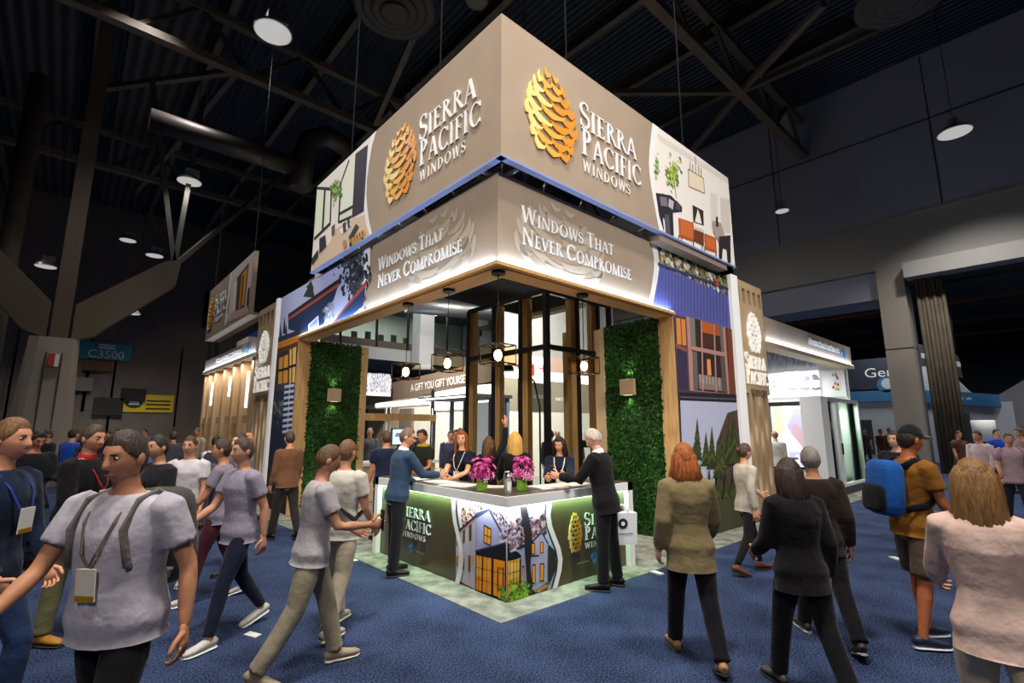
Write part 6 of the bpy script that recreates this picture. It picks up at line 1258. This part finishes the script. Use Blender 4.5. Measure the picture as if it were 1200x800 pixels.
# left aisle
person('man in navy sweater with blue lanyard at the left edge', (-3.86, .02), -36, 1.86, skin_='c98e70', hair=('short', '7a5630'), top=('sweater', '16243a', 'long', .86), bottom=('slim', '24385c'), shoe='9a6a34', arms=((8, 8, 30, -4), (10, 8, 40, -8)), legs=((22, 3, -6, 2), (-6, 3, -10, 2)), extra=(('lanyard', '2a3a9a', 'e8e6e0', 1.2),))
person('man in black vest with red lanyard, khaki trousers and tan boots', (-3.42, 1.72), -40, 1.82, skin_='c08468', hair=('short', '4a3a2a'), top=('jacket', '151416', 'long', .84), under='b02028', bottom=('trousers', '6a6848'), shoe='a8742a', arms=((10, 8, 60, -6), (10, 8, 40, -4)), legs=ST, extra=(('lanyard', 'b02030', 'ece8dc', 1.14),), head=(-10, 5))
person('man in dark suit looking down beside the blue banner', (-3.85, 4.75), -60, 1.76, skin_='b8785c', hair=('short', '2a1e16'), top=('jacket', '1a1a20', 'long', .80), bottom=('trousers', '16161a'), arms=((20, 6, 90, -10), HANG), head=(0, 25), lod=1)
person('black-haired man in dark jacket with red and blue lanyard', (-3.22, 5.95), 215, 1.82, skin_='c08a6c', hair=('short', '120f0e'), top=('jacket', '1c1c22', 'long', .82), bottom=('trousers', '17171b'), arms=((10, 6, 70, -14), HANG), legs=ST, head=(28, 0), extra=(('lanyard', '3a3aa0', 'ece8dc', 1.14), ('lapel', '1c1c22')), lod=1)
person('bald man in black suit far down the left aisle', (-3.05, 12.9), 60, 1.80, skin_='c89478', hair=('ring', '8a7a6a'), top=('jacket', '141416', 'long', .8), bottom=('trousers', '141416'), lod=1)
person('person with yellow scarf far down the left aisle', (-2.45, 12.6), 225, 1.76, skin_='b07a5c', hair=('short', '2a1e18'), top=('jacket', '1a1a1e', 'long', .8), bottom=('trousers', '1a1a1e'), extra=(('scarf', 'd8a818'),), lod=1)
person('big man in pale grey tee with backpack striding forward in the left foreground', (-3.30, -1.18), 222, 1.80, skin_='b07a5a', hair=('short', '3a2c24'), top=('shirt', 'bdb6c0', 'short', .84), bottom=('trousers', '101013'), shoe='101010', wide=1.22, arms=((-14, 16, 8, 8), (22, 12, 55, -2)), legs=walk(.6), lean=5, head=(0, 3), extra=(('backpack', '4a4844', '6a6660'), ('lanyard', '6a5a50', 'e8e2d0', 1.12)))
person('person in black with beige sneakers behind the big man', (-2.84, 1.80), 205, 1.72, skin_='c08a6c', hair=('short', '2a2018'), top=('shirt', '26242a', 'short', .84), bottom=('trousers', '111114'), shoe='cfc4ae', sole='e8e2d4', arms=(HANG, (14, 6, 70, -10)), legs=ST)
person('person in white shirt and tan shorts with white sneakers', (-2.40, 2.95), 240, 1.70, skin_='b88468', hair=('short', '4a3828'), top=('shirt', 'd2ccd0', 'short', .86), bottom=('shorts', '8a7c68'), shoe='d4d2d0', sole='f0f0ee', legs=walk(.5))
person('person in grey-violet shirt and maroon trousers walking left', (-2.22, 1.94), 160, 1.70, skin_='b07c60', hair=('short', '3c2c22'), top=('shirt', '8a8090', 'short', .84), bottom=('trousers', '4a1e2a'), shoe='c8c0bc', sole='e8e4e0', legs=walk(.8), arms=((25, 6, 45, 0), (-18, 8, 4, 4)))
person('man in lavender tee and dark jeans with white sneakers', (-2.30, .80), 195, 1.74, skin_='b88468', hair=('short', '4a382c'), top=('shirt', '9a92a4', 'short', .84), bottom=('slim', '1c2236'), shoe='d0ccc4', sole='ecebe6', legs=walk(.9), arms=((-20, 8, 0, 4), (24, 6, 60, -6)))
person('man in light grey tee and khaki trousers reaching towards the counter', (-2.12, -.30), -12, 1.70, skin_='bb8566', hair=('short', '6a4c34'), top=('shirt', 'b9b2b4', 'short', .84), bottom=('trousers', '9a8f78'), shoe='a89880', sole='cfc6b4', legs=walk(.9), arms=((14, 6, 70, -14), (20, 8, 88, -6)), lean=6, head=(0, 12), extra=(('phone', 1),))
person('man in cream tee with dark sling strap and beige trousers', (-1.62, .30), 30, 1.70, skin_='c08a6c', hair=('short', '7a5438'), top=('shirt', 'd8d2c4', 'short', .84), bottom=('trousers', 'c2b49c'), shoe='b8ab96', sole='d8d0c0', legs=walk(.7), arms=((24, 6, 62, -8), (10, 8, 40, 0)), extra=(('sling', '2a2826'),))
person('man in slate polo facing out before the slat bays', (-1.80, 3.05), 200, 1.74, skin_='c89478', hair=('short', '3a2c22'), top=('shirt', '6a6474', 'short', .84), bottom=('trousers', '2a2a34'), legs=walk(.5), arms=((12, 6, 60, -8), HANG), lod=1)
person('dark-haired woman in white tee with backpack near the slat bays', (-1.48, 6.2), 70, 1.64, True, 'b88064', ('tail', '17120f'), ('shirt', 'dcdad8', 'short', .84), ('slim', '3a4048'), extra=(('backpack', '3a3c48', '5a5c68'),), lod=1)
person('bald man in beige shirt walking past the left logo tower', (-.9, 6.6), -20, 1.72, skin_='b88468', hair=('ring', '9a8468'), top=('shirt', 'b8a890', 'short', .84), bottom=('trousers', '5a5448'), legs=walk(.6), lod=1)
person('brown-haired man in brown shirt before the left hedge', (-.75, 4.4), 100, 1.75, skin_='b07858', hair=('short', '3a2618'), top=('shirt', '6a4832', 'long', .84), bottom=('trousers', '2a2422'), legs=walk(.6), lod=1)
# inside the booth
person('man in navy shirt with his back turned beyond the counter end', (.42, 3.30), 80, 1.74, skin_='a87458', hair=('short', '4a3426'), top=('shirt', '141c34', 'short', .84), bottom=('trousers', '1c1c22'), wide=1.1, lod=1)
person('man in black and yellow jersey holding a grey bag inside the booth', (1.16, 3.35), 200, 1.76, skin_='a87050', hair=('short', '1c1612'), top=('shirt', '22221c', 'short', .84), bottom=('trousers', '4a4c46'), arms=((16, 6, 70, -12), (16, 6, 70, -12)), extra=(('scarf', 'b8982c'),), lod=1)
for k, (x, y, f, c, h, l) in enumerate(((3.3, 5.6, 240, '3a3c58', '4a3a2c', 'man in slate shirt seen left of the glass tower'), (3.75, 6.0, 230, '26242a', '2a2018', 'man in black seen left of the glass tower'), (2.2, 8.6, 200, '3458a8', '3a2a20', 'man in blue shirt by the display table'), (2.9, 9.0, 250, '5a5c62', 'a89a88', 'grey-haired man in grey by the display table'), (5.6, 4.5, 45, '2c2f3a', '2a2522', 'man in charcoal suit with his back turned behind the tower glass'), (6.8, 5.4, 225, '7a86a0', '9a8470', 'bald-looking man in pale blue shirt behind the tower glass'), (7.3, 5.2, 235, '2a2c34', '2a1e18', 'dark-haired man behind the tower glass beside the hedge'), (4.6, 7.0, 225, '1c2438', '3a2a1e', 'man in navy behind the tower glass at left'), (4.2, 8.4, 120, '2a2a2e', '3a2c22', 'man in black by the small monitor'))):
    person(l, (x, y), f, 1.72+.02*(k % 4), skin_=['c08a6c', 'b07858', 'c99478'][k % 3], hair=('ring' if 'bald' in l else 'short', h), top=('shirt' if k % 2 else 'jacket', c, 'long', .82), bottom=('trousers', '20222a'), lod=1 if k > 3 else 2)
person('bald man in white shirt inside the right showroom', (9.9, .75), 30, 1.72, skin_='c89478', hair=('ring', '8a7a6a'), top=('shirt', 'd8d6d2', 'long', .84), bottom=('trousers', '26262c'), lod=1)
# right aisle
person('red-haired woman in olive jacket walking away', (.22, -2.14), 42, 1.68, True, 'd0a080', ('curly', 'b0602a', .16), ('coat', '8a7a56', 'long', .74), ('trousers', '15131a'), shoe='b08458', legs=walk(.8), arms=((-12, 12, 20, 6), (14, 12, 48, 2)))
person('woman in black with brown hair walking away at right', (.30, -2.92), 50, 1.60, True, 'b88468', ('long', '3a2a20', .2), ('jacket', '141214', 'long', .78), ('trousers', '121115'), shoe='5a5350', legs=walk(.8), arms=((12, 10, 60, -4), (-10, 10, 14, 4)))
person('man in dark brown jacket with grey hair walking away at right', (1.36, -2.72), 35, 1.66, skin_='b07c60', hair=('short', '8a8078'), top=('jacket', '2a1e18', 'long', .8), bottom=('trousers', '131216'), shoe='3a3430', sole='b8b4b0', legs=walk(.9), arms=((16, 8, 70, -6), (-14, 8, 10, 4)))
person('person in pale grey top and dark trousers with brown boots', (2.95, -1.40), -30, 1.62, True, 'b88468', ('bun', '4a3626'), ('shirt', 'b8aea0', 'long', .84), ('slim', '1a181c'), shoe='6a3c22', legs=walk(.8), arms=((30, 8, 60, 0), (-16, 8, 6, 4)), lod=1)
person('man in mustard shirt and shorts with black cap and blue backpack', (1.98, -3.25), -40, 1.82, skin_='a8603c', hair=('short', '2a1c14'), top=('shirt', '8a5a1e', 'short', .84), bottom=('shorts', '5a4a40'), shoe='1c2438', sole='d8dce4', legs=walk(.35), arms=((14, 8, 55, -4), (10, 8, 40, -2)), lean=5, head=(0, 6), extra=(('cap', '17181c', 'b4b4b0'), ('backpack', '1c5aa8', '121318'), ('lanyard', 'd8d4d8', 'e8e4e0', 1.16)))
person('woman in blush top and cream trousers with long light brown hair', (-.22, -3.93), 10, 1.66, True, 'd0a080', ('long', '8a6236', .3), ('shirt', 'dcbcae', 'long', .80), ('trousers', 'd8c6a8'), shoe='cdbfa8', legs=walk(.7), arms=((26, 10, 66, -2), (-14, 12, 10, 6)))
person('man with brown hair facing left behind the man in the black cap', (5.2, -2.62), 165, 1.76, skin_='d0a084', hair=('short', '4a3626'), top=('jacket', '22222a', 'long', .82), bottom=('trousers', '26262c'), legs=walk(.5), lod=1)
for k, (px_, d_, c, h, f, l) in enumerate(((1178, 9.5, 'b89aa4', '4a3828', 200, 'person in pink shirt in the right aisle crowd'), (1145, 11, 'c8b0b4', '3a2c22', 160, 'person in pale rose shirt left in the right aisle crowd'), (1165, 14, '2a4ab8', '2a2018', 220, 'person in bright blue in the far right crowd'), (1195, 12.5, '9a7a80', '5a4430', 140, 'person in mauve shirt at the right picture edge'), (1120, 15, '5a3a34', '3a2a20', 230, 'person in brown far behind the partition'), (1030, 22, '6a3a34', '3a2a20', 230, 'person in rust shirt left of the grey column'), (1012, 24, '3a4438', '2a2018', 200, 'person in green far past the sliding door sample'), (1040, 26, '8a7a40', '3a3028', 250, 'person in ochre far past the sliding door sample'))):
    dd = ray(px_, 500); p = CAM+dd*(d_/FPX)
    person(l, (p.x, p.y), f, 1.70+.03*(k % 4), skin_=['c08a6c', 'b07858', 'c99478'][k % 3], hair=('short', h), top=('shirt', c, 'long' if k % 2 else 'short', .84), bottom=('trousers', ['2a2c34', '4a4238', '1c1c22'][k % 3]), lod=2, legs=walk(.5))
for k, (px_, d_, c, h, f, l) in enumerate(((132, 15, '3a5a8a', '2a2018', 200, 'person in blue shirt far down the left aisle'), (145, 17, '7a2a4a', '3a2a20', 230, 'person in plum top under the yellow banner'), (150, 13, 'c8c4c0', '4a3a2c', 60, 'person in white shirt far down the left aisle'), (85, 10.0, '1c4ab0', '2a2018', 40, 'person in royal blue jacket behind the black-haired man'), (205, 12, '4a4a52', '3a2c20', 90, 'person in grey far down the left aisle'), (172, 20, '8a8890', '2a1e16', 220, 'person in pale grey before the far wall'), (60, 11, '26262c', '3a2a20', 210, 'person in charcoal behind the men at the left edge'), (232, 15, 'b0a090', '4a3a2a', 240, 'person in tan by the farthest slat bay'))):
    dd = ray(px_, 500); p = CAM+dd*(d_/FPX)
    person(l, (p.x, p.y), f, 1.70+.03*(k % 4), skin_=['c08a6c', 'b07858', 'c99478'][k % 3], hair=('short', h), top=('shirt' if k % 2 else 'jacket', c, 'long', .84), bottom=('trousers', ['2a2c34', '4a4238', '1c1c22'][k % 3]), lod=2, legs=walk(.5))
remesh_flush()
flush_text()
